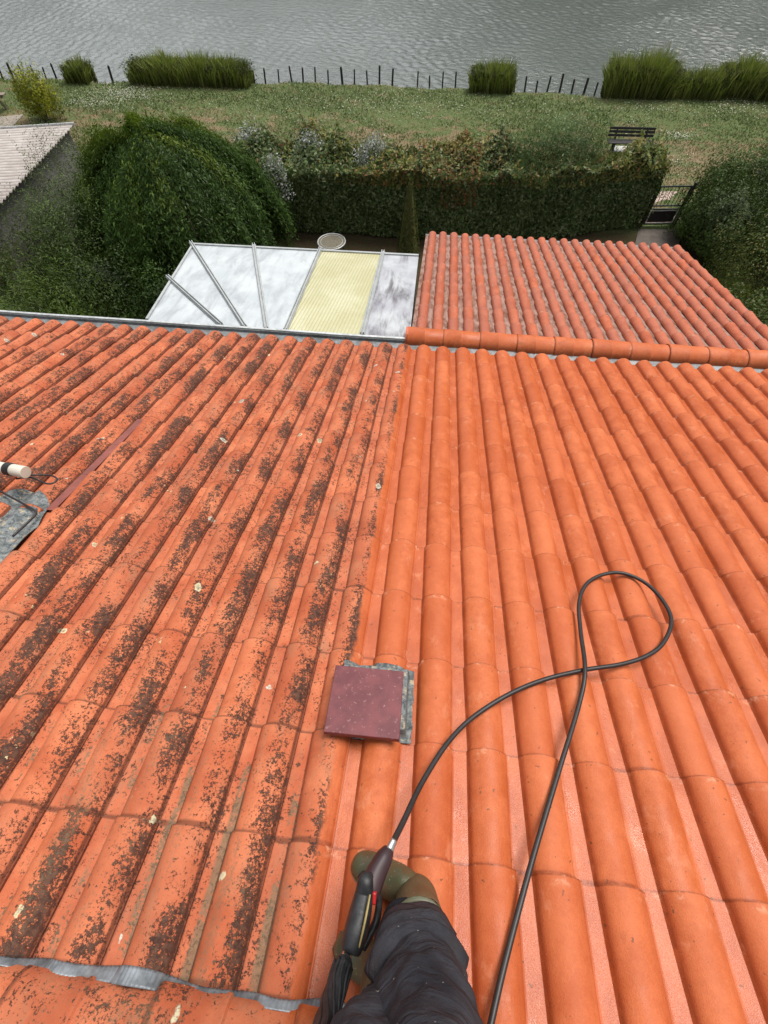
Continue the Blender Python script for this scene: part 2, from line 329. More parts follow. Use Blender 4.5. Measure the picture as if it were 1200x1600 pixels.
class MB:
    def __init__(s): s.v = []; s.f = []; s.n = 0
    def add(s, V, Fc):
        V = np.asarray(V, float).reshape(-1, 3)
        for f in Fc: s.f.append([int(i)+s.n for i in f])
        s.v.extend(V.tolist()); s.n += len(V); return s
    def box(s, c, size, R=None):
        c = np.asarray(c, float); h = np.asarray(size, float)/2
        P = np.array([[x, y, z] for x in (-1, 1) for y in (-1, 1) for z in (-1, 1)])*h
        if R is not None: P = P @ np.asarray(R).T
        return s.add(P+c, [(0, 1, 3, 2), (4, 6, 7, 5), (0, 4, 5, 1), (2, 3, 7, 6), (0, 2, 6, 4), (1, 5, 7, 3)])
    def beam(s, a, b, wd, ht, up=(0, 0, 1)):
        a, b = np.asarray(a, float), np.asarray(b, float); d = b-a; L = np.linalg.norm(d); d /= L
        x = np.cross(d, up); x /= np.linalg.norm(x); u = np.cross(x, d)
        return s.box((a+b)/2, (wd, L, ht), np.stack([x, d, u], 1))
    def tube(s, pts, r, n=10, cap=True):
        P = np.asarray(pts, float); r = np.broadcast_to(np.asarray(r, float), (len(P),)); T = np.gradient(P, axis=0)
        T /= np.linalg.norm(T, axis=1)[:, None]+1e-9; up = np.array([0, 0, 1.]) if abs(T[0][2]) < .9 else np.array([1., 0, 0])
        V = []
        for k in range(len(P)):
            x = np.cross(T[k], up); x /= np.linalg.norm(x); y = np.cross(T[k], x); up = -y if np.dot(-y, up) > 0 else y
            y = np.cross(x, T[k])
            a = np.arange(n)/n*2*math.pi; V.append(P[k]+r[k]*(np.cos(a)[:, None]*x+np.sin(a)[:, None]*y))
        f = [(k*n+i, k*n+(i+1) % n, (k+1)*n+(i+1) % n, (k+1)*n+i) for k in range(len(P)-1) for i in range(n)]
        if cap: f += [tuple(range(n))[::-1], tuple((len(P)-1)*n+i for i in range(n))]
        return s.add(np.concatenate(V), f)
    def cyl(s, a, b, r, n=16, r2=None): return s.tube([a, b], [r, r if r2 is None else r2], n)
    def build(s, name, mat, parent=None, smooth=False, bevel=0, sub=0, **kw):
        me = bpy.data.meshes.new(name); me.from_pydata(s.v, [], s.f); me.update(); me.materials.append(mat)
        if smooth:
            for p in me.polygons: p.use_smooth = True
        o = link(bpy.data.objects.new(name, me), parent, **kw)
        if bevel:
            m = o.modifiers.new('bevel', 'BEVEL'); m.width = bevel; m.segments = 2; m.limit_method = 'ANGLE'
        if sub:
            m = o.modifiers.new('sub', 'SUBSURF'); m.levels = sub; m.render_levels = sub
        return o
def empty(name, loc=(0, 0, 0), rz=0, **kw):
    o = bpy.data.objects.new(name, None); o.location = loc; o.rotation_euler = (0, 0, rz); o.empty_display_size = .2; return link(o, **kw)
def smooth_path(pts, n=8):
    P = np.asarray(pts, float); P = np.vstack([2*P[0]-P[1], P, 2*P[-1]-P[-2]]); out = []
    for i in range(1, len(P)-2):
        for t in np.arange(n)/n:
            a, b, c, d = P[i-1:i+3]; out.append(.5*((2*b)+(c-a)*t+(2*a-5*b+4*c-d)*t*t+(3*b-a-3*c+d)*t**3))
    out.append(P[-2]); return np.array(out)
def vnoise(P, sc=1., seed=0):
    """cheap smooth pseudo-noise from summed sines, about -1..1"""
    P = np.asarray(P)*sc; r = np.random.default_rng(seed); o = np.zeros(len(P))
    for k in range(7):
        d = r.normal(size=3); o += np.sin(P@d*1.3+r.uniform(0, 6.28))
    return o/3.2

# ================================================================== SETTING
# ground: one sheet, dipping under the lake
SHX = np.array([-60, -19.87, -12.53, -5.54, .07, 6.53, 13.41, 60]); SHY = np.array([21.8, 21.72, 21.76, 22.4, 22.22, 21.97, 22.39, 22.7])
def shore(x): return np.interp(x, SHX, SHY) + .10*np.sin(np.asarray(x)*1.7) + .05*np.sin(np.asarray(x)*4.3+1)
xs = np.concatenate([np.linspace(-400, -40, 12), np.linspace(-38, 38, 190), np.linspace(40, 400, 12)])
ys = np.concatenate([[-400, -100, -40, -20, -8, 0, 5], np.linspace(8, 21, 20), np.linspace(21.5, 24.4, 34), [26, 30, 40, 54, 66, 68, 72, 90, 150, 400, 900]])
X, Y = np.meshgrid(xs, ys, indexing='ij'); dsh = Y - shore(X)
Z = np.where(dsh > 0, -np.clip(dsh/.28, 0, 1)*1.1, 0); Z = np.where(Y > 66, .3, Z)
Z = Z + np.where((Y > 9) & (Y < 66), .02*vnoise(np.stack([X.ravel(), Y.ravel(), 0*X.ravel()], 1), 1.1, 3).reshape(X.shape), 0)
def grass_mat():
    t = NT('lawn'); o = t.co(); n1 = t.noise(o, .55, 5, .6); n2 = t.noise(t.mapp(o, (.5, 1, 1)), 2.4, 5, .65); n3 = t.noise(o, 26, 4, .7)
    g = t.mix(t.mr(n3, .3, .7), (.085, .12, .040), (.16, .195, .085))
    y = t.sep(o)[1]
    dry = t.mr(t.math('ADD', t.math('ADD', t.math('MULTIPLY', n2, .62), t.math('MULTIPLY', n1, .38)), t.mr(t.math('ABSOLUTE', t.math('SUBTRACT', y, 16.4)), 0., 4., .10, -.05)), .48, .63)
    c = t.mix(t.math('MULTIPLY', dry, .85), g, t.mix(n3, (.20, .135, .08), (.34, .25, .16)))
    gar = t.mr(y, 11.6, 12.4, 1., 0.)
    soil = t.mix(t.mr(t.noise(o, 9, 5, .7), .42, .6), (.075, .045, .028), (.055, .060, .026))
    c = t.mix(gar, c, soil)
    t.bump(t.math('ADD', n3, t.noise(o, 7, 3)), .9, .05); return t.fin(c, .95, 0, .1)
M['lawn'] = grass_mat()
mesh_np('ground', np.stack([X, Y, Z], -1).reshape(-1, 3), grid_faces(len(xs), len(ys)), M['lawn'], smooth=True, kind='structure')
def water_mat():
    t = NT('lake_water'); o = t.co()
    a = t.noise(t.mapp(o, (1, 2.1, 1), rot=(0, 0, .55)), 2.4, 4, .6, .4); b = t.noise(t.mapp(o, (1, 1.8, 1), rot=(0, 0, -.35)), 7.5, 4, .65)
    c = t.noise(t.mapp(o, (1, 2, 1), rot=(0, 0, .9)), 22, 2, .5)
    cal = t.mr(t.noise(o, .11, 2), .35, .65, .55, 1.)
    h = t.math('MULTIPLY', t.math('ADD', t.math('ADD', a, t.math('MULTIPLY', b, .42)), t.math('MULTIPLY', c, .10)), cal)
    t.bump(h, 1., .05); t.b.inputs['IOR'].default_value = 1.8
    return t.fin(t.mix(t.noise(o, .3, 3), (.085, .100, .090), (.12, .135, .12)), .10)
wx = np.arange(-31, 23, .075); wy = np.arange(21.0, 39.5, .085); WX, WY = np.meshgrid(wx, wy, indexing='ij'); WZ = np.zeros_like(WX); rw_ = np.random.default_rng(5)
for k in range(46):
    lam = rw_.uniform(.19, .58); th_ = math.radians(28)+rw_.normal()*.55; kk = 2*math.pi/lam; ph = rw_.uniform(0, 6.28)
    gust = .6+.4*np.sin(WX*rw_.uniform(.1, .5)+WY*rw_.uniform(.1, .6)+ph)
    WZ += lam**1.1*.0085*gust*np.sin(kk*(math.cos(th_)*WX+math.sin(th_)*WY)+ph+.5*np.sin(WX*.7+WY*.9+k))
WZ *= .55+.45*np.clip(vnoise(np.stack([WX.ravel(), WY.ravel(), 0*WX.ravel()], 1), .22, 6).reshape(WX.shape)+.5, 0, 1)
fadeb = np.minimum.reduce([WX-wx[0], wx[-1]-WX, WY-wy[0]+3, wy[-1]-WY]); WZ *= np.clip(fadeb/1.5, 0, 1)
base_ = WX.size; x0, x1, y0, y1 = wx[0], wx[-1], wy[0], wy[-1]
far_ = [(-400, y0, 0), (x0, y0, 0), (x0, y1, 0), (-400, y1, 0), (x1, y0, 0), (400, y0, 0), (400, y1, 0), (x1, y1, 0), (-400, y1, 0), (400, y1, 0), (400, 67, 0), (-400, 67, 0)]
V = np.vstack([np.stack([WX, WY, WZ], -1).reshape(-1, 3), np.array(far_, float)]); V[:, 2] -= .34
mesh_np('water', V, np.vstack([grid_faces(len(wx), len(wy)), np.array([[0, 1, 2, 3], [4, 5, 6, 7], [8, 9, 10, 11]])+base_]), water_mat(), smooth=True, kind='structure')

# ------------------------------------------------------------------ leaves
def pick(cols, n, p=None):
    C = np.array(cols); i = R_.choice(len(C), n, p=p); return C[i]*R_.uniform(.72, 1.3, (n, 1))
def leaves(name, P, size, cols, mat, N=None, droop=0., parent=None, aspect=.5, along=None, flat=.6, **kw):
    """rhombic leaves at P; N a preferred facing; along a preferred long axis"""
    n = len(P); size = np.broadcast_to(size, (n,))*R_.uniform(.6, 1.25, n)
    nr = R_.normal(size=(n, 3)); nr /= np.linalg.norm(nr, axis=1)[:, None]
    if N is not None: nr = nr*(1-flat)+N*flat*1.6
    d = R_.normal(size=(n, 3)) if along is None else along + R_.normal(size=(n, 3))*.35
    d[:, 2] -= droop
    d -= nr*(np.sum(d*nr, 1)/np.maximum(np.sum(nr*nr, 1), 1e-6))[:, None]; d /= np.linalg.norm(d, axis=1)[:, None]+1e-9
    s = np.cross(d, nr); s /= np.linalg.norm(s, axis=1)[:, None]+1e-9
    nn = np.cross(s, d)
    L = size[:, None]; w = L*aspect*.5
    V = np.stack([P-d*L*.5, P+s*w-d*L*.08+nn*L*.06, P+d*L*.5, P-s*w-d*L*.08+nn*L*.06], 1).reshape(-1, 3)
    Fc = np.arange(4*n).reshape(n, 4)
    return mesh_np(name, V, Fc, mat, parent, col=np.repeat(cols, 4, 0), **kw)
def blob_pts(n, c, r, seed=0, lump=.18, shell=.45, zmin=.03, sc=1.6):
    """points in the outer shell of a lumpy ellipsoid, with outward normals"""
    d = R_.normal(size=(n, 3)); d /= np.linalg.norm(d, axis=1)[:, None]
    L = 1+lump*vnoise(d, sc*1.6, seed)+lump*.5*vnoise(d, sc*4.5, seed+1)
    k = 1-shell*R_.random(n)**1.7; P = np.asarray(c)+d*(L*k)[:, None]*np.asarray(r)
    ok = P[:, 2] > zmin; return P[ok], d[ok]
def stems(name, base, tips, r0, parent, mat=None):
    mb = MB()
    for tp in tips:
        b = np.asarray(base)+R_.normal(size=3)*[.05, .05, 0]; m = (b+tp)/2+R_.normal(size=3)*.06
        mb.tube(smooth_path([b, m, tp], 4), np.linspace(r0, r0*.25, 9), 6)
    return mb.build(name, mat or M['bark'], parent, smooth=True)
def shrub(name, c, r, n, size, pal, label, cat='shrub', group=None, lump=.3, aspect=.5, extra=None, flat=.5, sprig=0, crown='foliage', p=None, blobs=None):
    root = empty(name, (0, 0, 0), label=label, cat=cat, group=group)
    root.location = (c[0], c[1], 0); off = np.array([c[0], c[1], 0.])
    PP, NN = [], []
    for bc, br, fr in (blobs or [((0, 0, 0), (1, 1, 1), 1.)]):
        P, d = blob_pts(int(n*fr), np.array([0, 0, c[2]])+np.array(bc), np.array(r)*np.array(br), seed=int(abs(c[0]*37+c[1]*11))+len(PP), lump=lump)
        PP.append(P); NN.append(d)
    P = np.vstack(PP); N = np.vstack(NN)
    if sprig:       # loose shoots that break the outline
        q = R_.choice(len(P), sprig); S = []; SN = []
        for i in q:
            u = N[i]*np.array([.7, .7, .5])+np.array([0, 0, .6]); k = R_.uniform(.12, .5)
            for s_ in np.linspace(.1, 1, 9): S.append(P[i]+u*k*s_+R_.normal(size=3)*.015); SN.append(N[i])
        P = np.vstack([P, S]); N = np.vstack([N, SN])
    cl = vnoise(P, 3.2/max(r[0], .6), 5); C = pick(pal, len(P), p)*np.array([1.15, 1.32, .95])*(1+.36*cl)[:, None]
    if extra: C = extra(P, N, C)
    leaves(crown, P, size, np.clip(C, .004, 1), M['leaf'], N, .35, root, aspect, flat=flat)
    stems('stem', (0, 0, 0), [np.array([R_.uniform(-.5, .5)*r[0], R_.uniform(-.5, .5)*r[1], c[2]+R_.uniform(0, .4)*r[2]]) for _ in range(7)], .035, root)
    return root

# ================================================================== MAIN HOUSE
house = empty('house', (0, 0, 0), label='house under the photographer, its big orange roof half lichen spotted and half cleaned', cat='house')
def prof(c, h=.047):
    c = np.asarray(c, float); s = np.clip((c-.33)/.67, 0, 1)
    z = h*np.power(np.clip(1-(2*s-1)**2, 0, 1), .62)
    fil = np.clip((c-.33)/.045, 0, 1); fil = fil*fil*(3-2*fil)
    return z*(.45+.55*fil)-.0035*(c < .325)*(c > .012)
def tile_field(cols, rows, cw, tl, pf, thick, name, mat, parent, jit=1., skip=None, pts=26, left_lip=True, taper=.16, matrix=None):
    cs = np.unique(np.concatenate([np.linspace(0, .26, 6), np.linspace(.28, .46, 11), np.linspace(.46, .9, 10), np.linspace(.9, 1.035, 7)]))
    nc = len(cs); ts = np.array([-.16, 0, .25, .5, .75, .93, .985, 1.0, 1.0]); nt_ = len(ts)
    VV, UU, RR, FF = [], [], [], []; b = 0
    for i in cols:
        for j in rows:
            if skip and skip(i, j): continue
            rx, ry, rz, rr = R_.normal(size=4); tilt = .0015*R_.normal()*jit
            T, Cc = np.meshgrid(ts, cs, indexing='ij')
            z = pf(Cc)*(1+taper*T) + thick*(T-.15) + .002*np.clip((T-.6)/.4, 0, 1)**2 + tilt*(Cc-.5)*4
            x = (i-1+Cc)*cw + (Cc-.66)*cw*.075*T*(Cc > .3) - .0; y = (j+T-1)*tl
            z = z + .0012*rz*jit; x = x+.0012*rx*jit + .0022*rr*jit*(T-.5); y = y+.003*ry*jit + 0*T
            # rounded nose
            z = z-np.where(T > .97, .002, 0); z[-1, :] -= thick+.004
            # right-hand overlap lip standing over the neighbouring pan
            z = z + .0075*np.clip((Cc-.94)/.05, 0, 1); 
            P = np.stack([x, y, z], -1)
            lip = P[:, -1].copy(); lip[:, 2] -= .012; lip[:, 0] += .0005
            P = np.concatenate([P, lip[:, None]], 1)
            VV.append(P.reshape(-1, 3)); uu = np.stack([np.append(cs, 1.0)[None]*np.ones((nt_, 1)), ts[:, None]*np.ones((1, nc+1))], -1)
            UU.append(uu.reshape(-1, 2)); RR.append(np.full(P.shape[0]*P.shape[1], R_.random()))
            FF.append(grid_faces(nt_, nc+1, b)[:, ::-1]); b += P.shape[0]*P.shape[1]
    V = np.concatenate(VV); o = mesh_np(name, V, np.concatenate(FF), mat, parent, smooth=True, uv=np.concatenate(UU), rnd=np.concatenate(RR))
    if matrix is not None: o.matrix_local = matrix
    try: o.data.set_sharp_from_angle(angle=math.radians(38))
    except Exception: pass
    return o
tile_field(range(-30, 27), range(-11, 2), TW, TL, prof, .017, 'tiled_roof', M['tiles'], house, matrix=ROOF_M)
# back slope, behind the ridge
RV = -12.55*TL                          # ridge line (local down-slope metres)
rw = r2w((0, RV, -.02)); HX0, HX1 = -31*TW, 26*TW
bs = MB(); bs.add([(HX0, rw[1]-.02, rw[2]+.02), (HX1, rw[1]-.02, rw[2]+.02), (HX1, rw[1]-4.6, rw[2]-1.65), (HX0, rw[1]-4.6, rw[2]-1.65),
                  (HX0, rw[1]-.02, rw[2]-.05), (HX1, rw[1]-.02, rw[2]-.05), (HX1, rw[1]-4.6, rw[2]-1.72), (HX0, rw[1]-4.6, rw[2]-1.72)],
                 [(0, 3, 2, 1), (4, 5, 6, 7), (2, 3, 7, 6), (0, 4, 7, 3), (1, 2, 6, 5)])
bs.build('rear_roof_slope', M['ridge'], house)
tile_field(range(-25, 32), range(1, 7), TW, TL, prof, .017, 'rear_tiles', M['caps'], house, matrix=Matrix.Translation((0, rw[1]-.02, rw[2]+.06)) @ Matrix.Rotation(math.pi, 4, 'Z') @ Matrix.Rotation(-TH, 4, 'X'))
# under-deck so no light leaks between the tiles
und = MB(); und.add([r2w((HX0, RV, -.06)), r2w((HX1, RV, -.06)), r2w((HX1, .30, -.06)), r2w((HX0, .30, -.06))], [(0, 1, 2, 3)])
und.build('roof_deck', M['wood_grey'], house)
wl = MB(); wl.box((.5*(HX0+HX1), rw[1]-.0+.1, 2.35), (HX1-HX0-.3, 8.9, 4.7)); wl.build('wall', M['stucco'], house)
# zinc box gutter along the eaves
def extrude_x(prof_yz, x0, x1, seg=1, wob=None):
    P = np.asarray(prof_yz, float); xs_ = np.linspace(x0, x1, seg+1); n = len(P)
    V = np.array([[x, y, z] for x in xs_ for y, z in P]); 
    if wob: V[:, 1] += wob*np.sin(V[:, 0]*3.1); V[:, 2] += wob*np.sin(V[:, 0]*2.3+1)
    f = [(k*n+i, k*n+i+1, (k+1)*n+i+1, (k+1)*n+i) for k in range(seg) for i in range(n-1)]
    return V, f
g = MB(); g.add(*extrude_x([(.30, 4.97), (.30, 4.945), (.33, 4.93), (.535, 4.935), (.54, 4.965), (.548, 4.965), (.55, 4.80), (.29, 4.80), (.29, 4.97), (.30, 4.97)], HX0, HX1, 40, .003))
gut = g.build('gutter', M['zinc'], house)
g = MB(); g.add(*extrude_x([(.548, 4.968), (.552, 4.979), (.575, 4.981), (.582, 4.970), (.575, 4.960), (.553, 4.958), (.548, 4.968)], HX0, HX1, 40, .003))
g.build('gutter_rim', M['zinc_light'], gut)
# ridge caps + pleated aluminium closure strip
def ridge_caps(x0, n, L, r, yc, zc, parent, mat, squash=.8, arc=(0, math.pi), rot=0., tiltj=.004):
    for k in range(n):
        t_ = np.array([0, .02, .47, .485, .515, .53, .97, 1.0, 1.03]); rad = np.array([1.03, 1.05, 1.0, 1.035, 1.035, .98, .965, .96, .955])*r
        a = np.linspace(arc[0], arc[1], 22); V = []
        dz, dy = R_.normal()*tiltj, R_.normal()*tiltj
        for tt, rr in zip(t_, rad):
            yy = np.cos(a)*rr; zz = np.sin(a)*rr*squash
            V.append(np.stack([np.full_like(a, x0+(k+tt)*L), yc+dy+yy*math.cos(rot)-zz*math.sin(rot), zc+dz+yy*math.sin(rot)+zz*math.cos(rot)], -1))
        inner = [v.copy() for v in (V[0], V[-1])]
        for v in inner: v[:, 2] -= .014
        V = [inner[0]]+V+[inner[1]]
        V = np.concatenate(V)
        o = mesh_np('ridge_tile', V, grid_faces(11, 22)[:, ::-1], mat, parent, smooth=True, uv=np.repeat(np.stack([np.full(11, .6), np.concatenate([[.0], t_, [1.]])], 1), 22, 0), rnd=np.full(len(V), R_.random()))
        try: o.data.set_sharp_from_angle(angle=math.radians(45))
        except Exception: pass
M['ridge_old'] = M['tiles']
er = r2w((0, -12.00*TL, .022))           # near foot of the ridge cap on this slope
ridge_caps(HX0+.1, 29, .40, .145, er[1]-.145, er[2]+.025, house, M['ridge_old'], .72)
xs_ = np.arange(HX0, HX1, .0045); cfrac = (xs_/TW) % 1.0; nrow = 7; V = []
wav = .5+.5*np.sin(xs_*23+1.1*np.sin(xs_*7)); edge = .004+.009*wav+.007*np.sin(xs_*9.)
for k in range(nrow):
    q = k/(nrow-1); v = -12.05*TL + q*(edge+.022); pz = prof(cfrac)*(.55+.25*q) + .020*(1-q)+.012
    pl = .0028*np.sin(xs_*2*math.pi/.013)*(.4+.6*q)
    V.append(np.stack([xs_, v, pz+pl+.017*(.8-q)*.5], -1))
V = np.stack(V, 1).reshape(-1, 3)
o = mesh_np('ridge_flashing', V, grid_faces(len(xs_), nrow)[:, ::-1], M['alu'], house, smooth=True); o.matrix_local = ROOF_M
so_ = o.modifiers.new('s', 'SOLIDIFY'); so_.thickness = .0012

# roof vent: burgundy slab on a lead-skirted kerb
vent_c = (roofpt(524, 1040, .13)+roofpt(632, 1048, .13)+roofpt(623, 1157, .13)+roofpt(506, 1142, .13))/4
ca = [roofpt(524, 1040, .13), roofpt(632, 1048, .13), roofpt(623, 1157, .13), roofpt(506, 1142, .13)]
vx = ((ca[1]-ca[0])+(ca[2]-ca[3]))/2; VWD = np.linalg.norm(vx); vx /= VWD; vy = np.cross([0, 0, 1], vx); VHT = abs(np.dot(((ca[0]-ca[3])+(ca[1]-ca[2]))/2, vy))
RV_ = np.stack([vx, vy, [0, 0, 1]], 1)
vent = bpy.data.objects.new('roof_vent', None); link(vent, house); vent.matrix_local = ROOF_M
mb = MB(); mb.box(vent_c-[0, 0, .012], (VWD, VHT, .026), RV_); mb.build('vent_cover', M['slab'], vent, bevel=.003)
mb = MB()
kc = vent_c.copy(); kc[:2] += (vx*.012+vy*.012)[:2]
for sgn in (-1, 1):
    mb.box(kc+vx*sgn*(VWD/2-.03)-[0, 0, .075], (.02, VHT-.05, .10), RV_); mb.box(kc+vy*sgn*(VHT/2-.03)-[0, 0, .075], (VWD-.06, .02, .10), RV_)
mb.box(kc-[0, 0, .09], (VWD-.07, VHT-.07, .07), RV_)
mb.build('kerb', M['black'], vent)
# lead skirt: draped sheet around the kerb
n1_, n2_ = 90, 70; U, Wv = np.meshgrid(np.linspace(-1, 1, n1_), np.linspace(-1, 1, n2_), indexing='ij')
cx = kc[0]+.026; cy = kc[1]+.034; hw = VWD/2+.012; hh = VHT/2+.018
ed = 1+.022*vnoise(np.stack([U.ravel()*2, Wv.ravel()*2, 0*U.ravel()], 1), 2.5, 9).reshape(U.shape)*np.maximum(abs(U), abs(Wv))**6
lx = U*hw*ed; ly = Wv*hh*ed; GX = cx+lx*vx[0]-ly*vx[1]; GY = cy+lx*vx[1]+ly*vx[0]
base = prof((GX/TW) % 1.0)*.9+.026
m_ = np.maximum((abs(U)-.80)/.2, (abs(Wv)-.82)/.18); lift = np.clip(-m_*3+1, 0, 1)
GZ = base*(1-lift)+lift*.085+.004*vnoise(np.stack([GX.ravel(), GY.ravel(), 0*GX.ravel()], 1), 45, 4).reshape(U.shape)+.006
o = mesh_np('lead_flashing', np.stack([GX, GY, GZ], -1).reshape(-1, 3), grid_faces(n1_, n2_), M['lead'], vent, smooth=True)
so_ = o.modifiers.new('s', 'SOLIDIFY'); so_.thickness = .003

# pipe outlet with lead patch at the left edge
outl = bpy.data.objects.new('pipe_outlet', None); link(outl, house); outl.matrix_local = ROOF_M
P = [roofpt(*q, .07) for q in ((-60, 815), (25, 762), (70, 772), (62, 800), (30, 845), (-5, 872), (-70, 905))]
cen = np.mean(P, 0); ring = smooth_path(P+[P[0]], 6)[:-1]; rings = []
for k in np.linspace(0, 1, 14):
    q = cen+(ring-cen)*k; q[:, 2] = prof((q[:, 0]/TW) % 1.0)*.8+.03+.006*vnoise(q, 30, 2); rings.append(q)
nR = len(ring); V = np.concatenate(rings); Fc = [(a*nR+i, a*nR+(i+1) % nR, (a+1)*nR+(i+1) % nR, (a+1)*nR+i) for a in range(13) for i in range(nR)]
mb = MB(); mb.add(V, Fc); mb.build('lead_patch', M['lead'], outl, smooth=True)
a0, a1 = roofpt(-70, 716, .22), roofpt(40, 738, .22)
mb = MB(); d_ = (a1-a0)/np.linalg.norm(a1-a0); mb.cyl(a0, a1-d_*.0, .034, 24); mb.cyl(a1-d_*.14, a1+d_*.002, .037, 24)
mb.build('pipe', M['pvc'], outl, bevel=.002)
mb = MB(); mb.cyl(a1-d_*.135, a1-d_*.09, .0405, 24); mb.build('tape', M['black'], outl)
st = MB(); e0 = a0+(a1-a0)*.1; st.cyl(e0-[0, 0, .15], e0, .03, 16); st.build('bracket', M['steel'], outl)
lp = [roofpt(28, 742, .20), roofpt(50, 742, .17), roofpt(80, 743, .15), roofpt(89, 750, .15), roofpt(75, 756, .15), roofpt(48, 746, .16), roofpt(25, 748, .16)]
mb = MB(); mb.tube(smooth_path(lp, 8), .0055, 8)
mb.tube(smooth_path([roofpt(-30, 748, .16), roofpt(5, 770, .10), roofpt(38, 788, .085), roofpt(56, 800, .08), roofpt(48, 812, .075), roofpt(20, 838, .07)], 8), .0065, 8)
mb.build('cable', M['rubber'], outl, smooth=True)
# dark-red metal soaker let into one pan
pA, pB = roofpt(196, 682, .01), roofpt(80, 800, .01); 
ui = math.floor(pA[0]/TW); c0 = (ui+.03)*TW
mb = MB(); yy0, yy1 = min(pA[1], pB[1]), max(pA[1], pB[1])
for k in range(int((yy1-yy0)/TL)+1):
    mb.box((c0+.035, yy0+(k+.5)*TL, .0245), (.055, TL*.995, .004))
o = mb.build('metal_soaker', simple('soaker_red', (.23, .065, .050), .6), house); o.matrix_local = ROOF_M

# ================================================================== EXTENSION with canal tiles
SX = math.radians(15); EX = empty('tiled_extension', (0, 0, 0), label='low extension beyond the gutter with rows of round salmon canal tiles and glossy ridge caps', cat='building')
E0 = np.array([0., .69, 4.93]); EXM = Matrix.Translation(Vector(E0)) @ Matrix.Rotation(-SX, 4, 'X')
CW = .1835; NCOL = 23; CTL = .381; NR = 10
VV, UU, RR, FF = [], [], [], []; b = 0
an = np.linspace(0, math.pi, 15); ts = np.array([-.1, 0, .3, .6, .9, .98, 1.0, 1.0]); dirt = M['tiles_pink']
for i in range(NCOL):
    for j in range(NR):
        r = R_.normal(size=6); rnd = R_.random()
        T, A = np.meshgrid(ts, an, indexing='ij'); rad = .052*(1+.26*T)
        cx_ = (i+.5)*CW+.002*r[0]+.004*r[1]*(T-.5); x = cx_-np.cos(A)*rad; z = np.sin(A)*rad*.85+.020*T+.002*r[2]-.02; z[-1] -= .013
        y = (j+T)*CTL+.008*r[3]+0*A
        VV.append(np.stack([x, y, z], -1).reshape(-1, 3)); UU.append(np.stack([.33+.66*A/math.pi, T], -1).reshape(-1, 2)); RR.append(np.full(T.size, rnd))
        FF.append(grid_faces(len(ts), 15, b)[:, ::-1]); b += T.size
o = mesh_np('canal_tile_roof', np.concatenate(VV), np.concatenate(FF), M['tiles_pink'], EX, smooth=True, uv=np.concatenate(UU), rnd=np.concatenate(RR)); o.matrix_local = EXM
try: o.data.set_sharp_from_angle(angle=math.radians(45))
except Exception: pass
# grey corrugated under-sheet seen between the rolls
xs_ = np.arange(-.02, NCOL*CW+.02, .0117); yy = np.array([0, 1, 2, 3.72]); V = np.array([[x, y_*3.81/3.72, -.018+.012*math.cos(x/CW*2*math.pi)] for x in xs_ for y_ in yy])
def under_mat():
    t = NT('fibre_cement'); o = t.co(); n = t.noise(t.mapp(o, (1, .4, 1)), 14, 5, .7)
    c = t.mix(t.mr(n, .38, .66), (.34, .21, .17), (.16, .06, .035)); return t.fin(c, .9)
o = mesh_np('under_sheet', V, grid_faces(len(xs_), 4)[:, ::-1], under_mat(), EX, smooth=True); o.matrix_local = EXM
ridge_caps(-.06, 12, .405, .122, E0[1]-.055, E0[2]+.0, EX, M['caps'], .82, tiltj=.002)
fe = np.array([0, math.cos(SX)*3.83, -math.sin(SX)*3.83])+E0; EW = NCOL*CW
mb = MB(); mb.cyl((-.075, E0[1]-.055, E0[2]-.005), (-.045, E0[1]-.055, E0[2]-.005), .118, 24); mb.build('end_cap', M['ridge'], EX, smooth=False, bevel=.004)
mb = MB(); mb.box((EW/2, E0[1]-.155, E0[2]-.05), (EW+.1, .02, .11)); mb.build('fascia', simple('fascia_red', (.16, .03, .02), .5), EX)
mb = MB(); mb.box((EW/2, fe[1]+.03, fe[2]-.045), (EW+.06, .05, .05)); mb.build('eaves_gutter', M['zinc'], EX, bevel=.01)
mb = MB(); V8 = [(0, .66, 0), (EW-.1, .66, 0), (EW-.1, fe[1]-.12, 0), (0, fe[1]-.12, 0), (0, .66, E0[2]-.10), (EW-.1, .66, E0[2]-.10), (EW-.1, fe[1]-.12, fe[2]-.10), (0, fe[1]-.12, fe[2]-.10)]
mb.add(V8, [(0, 3, 2, 1), (4, 5, 6, 7), (0, 1, 5, 4), (1, 2, 6, 5), (2, 3, 7, 6), (3, 0, 4, 7)]); mb.build('wall', M['stucco'], EX)

# ================================================================== VERANDA
VR = empty('veranda', (0, 0, 0), label='lean-to veranda with white plastic roof panels, one yellow ribbed sheet and thin white bars', cat='veranda')
VS = math.radians(10); VN = np.array([0, math.sin(VS), math.cos(VS)]); V0 = np.array([0, 1.0, 4.85])
def vp(x, y, off=0.):
    d = ray(x, y); s = VN@(V0+VN*off-CAM)/(VN@d); return CAM+d*s
def near(p, yn=.60):    # continue a roof point to the house line
    return p
farp = {k: vp(*q) for k, q in dict(a=(300, 382), b=(397, 386), c=(500, 392), d=(598, 397), e=(654, 400)).items()}
nearp = {k: vp(*q) for k, q in dict(a=(383, 512), b=(417, 516), c=(446, 518), d=(566, 524), e=(640, 528)).items()}
L0, L1 = vp(302, 383), vp(230, 500); Lm = vp(265, 436); Ln = vp(346, 509)
def panel(name, pts, mat):
    pts = [np.asarray(p) for p in pts]; mb = MB(); n = len(pts)
    mb.add(pts+[p-VN*.012 for p in pts], [tuple(range(n)), tuple(range(n, 2*n))[::-1]]+[(i, n+i, n+(i+1) % n, (i+1) % n) for i in range(n)])
    return mb.build(name, mat, VR)
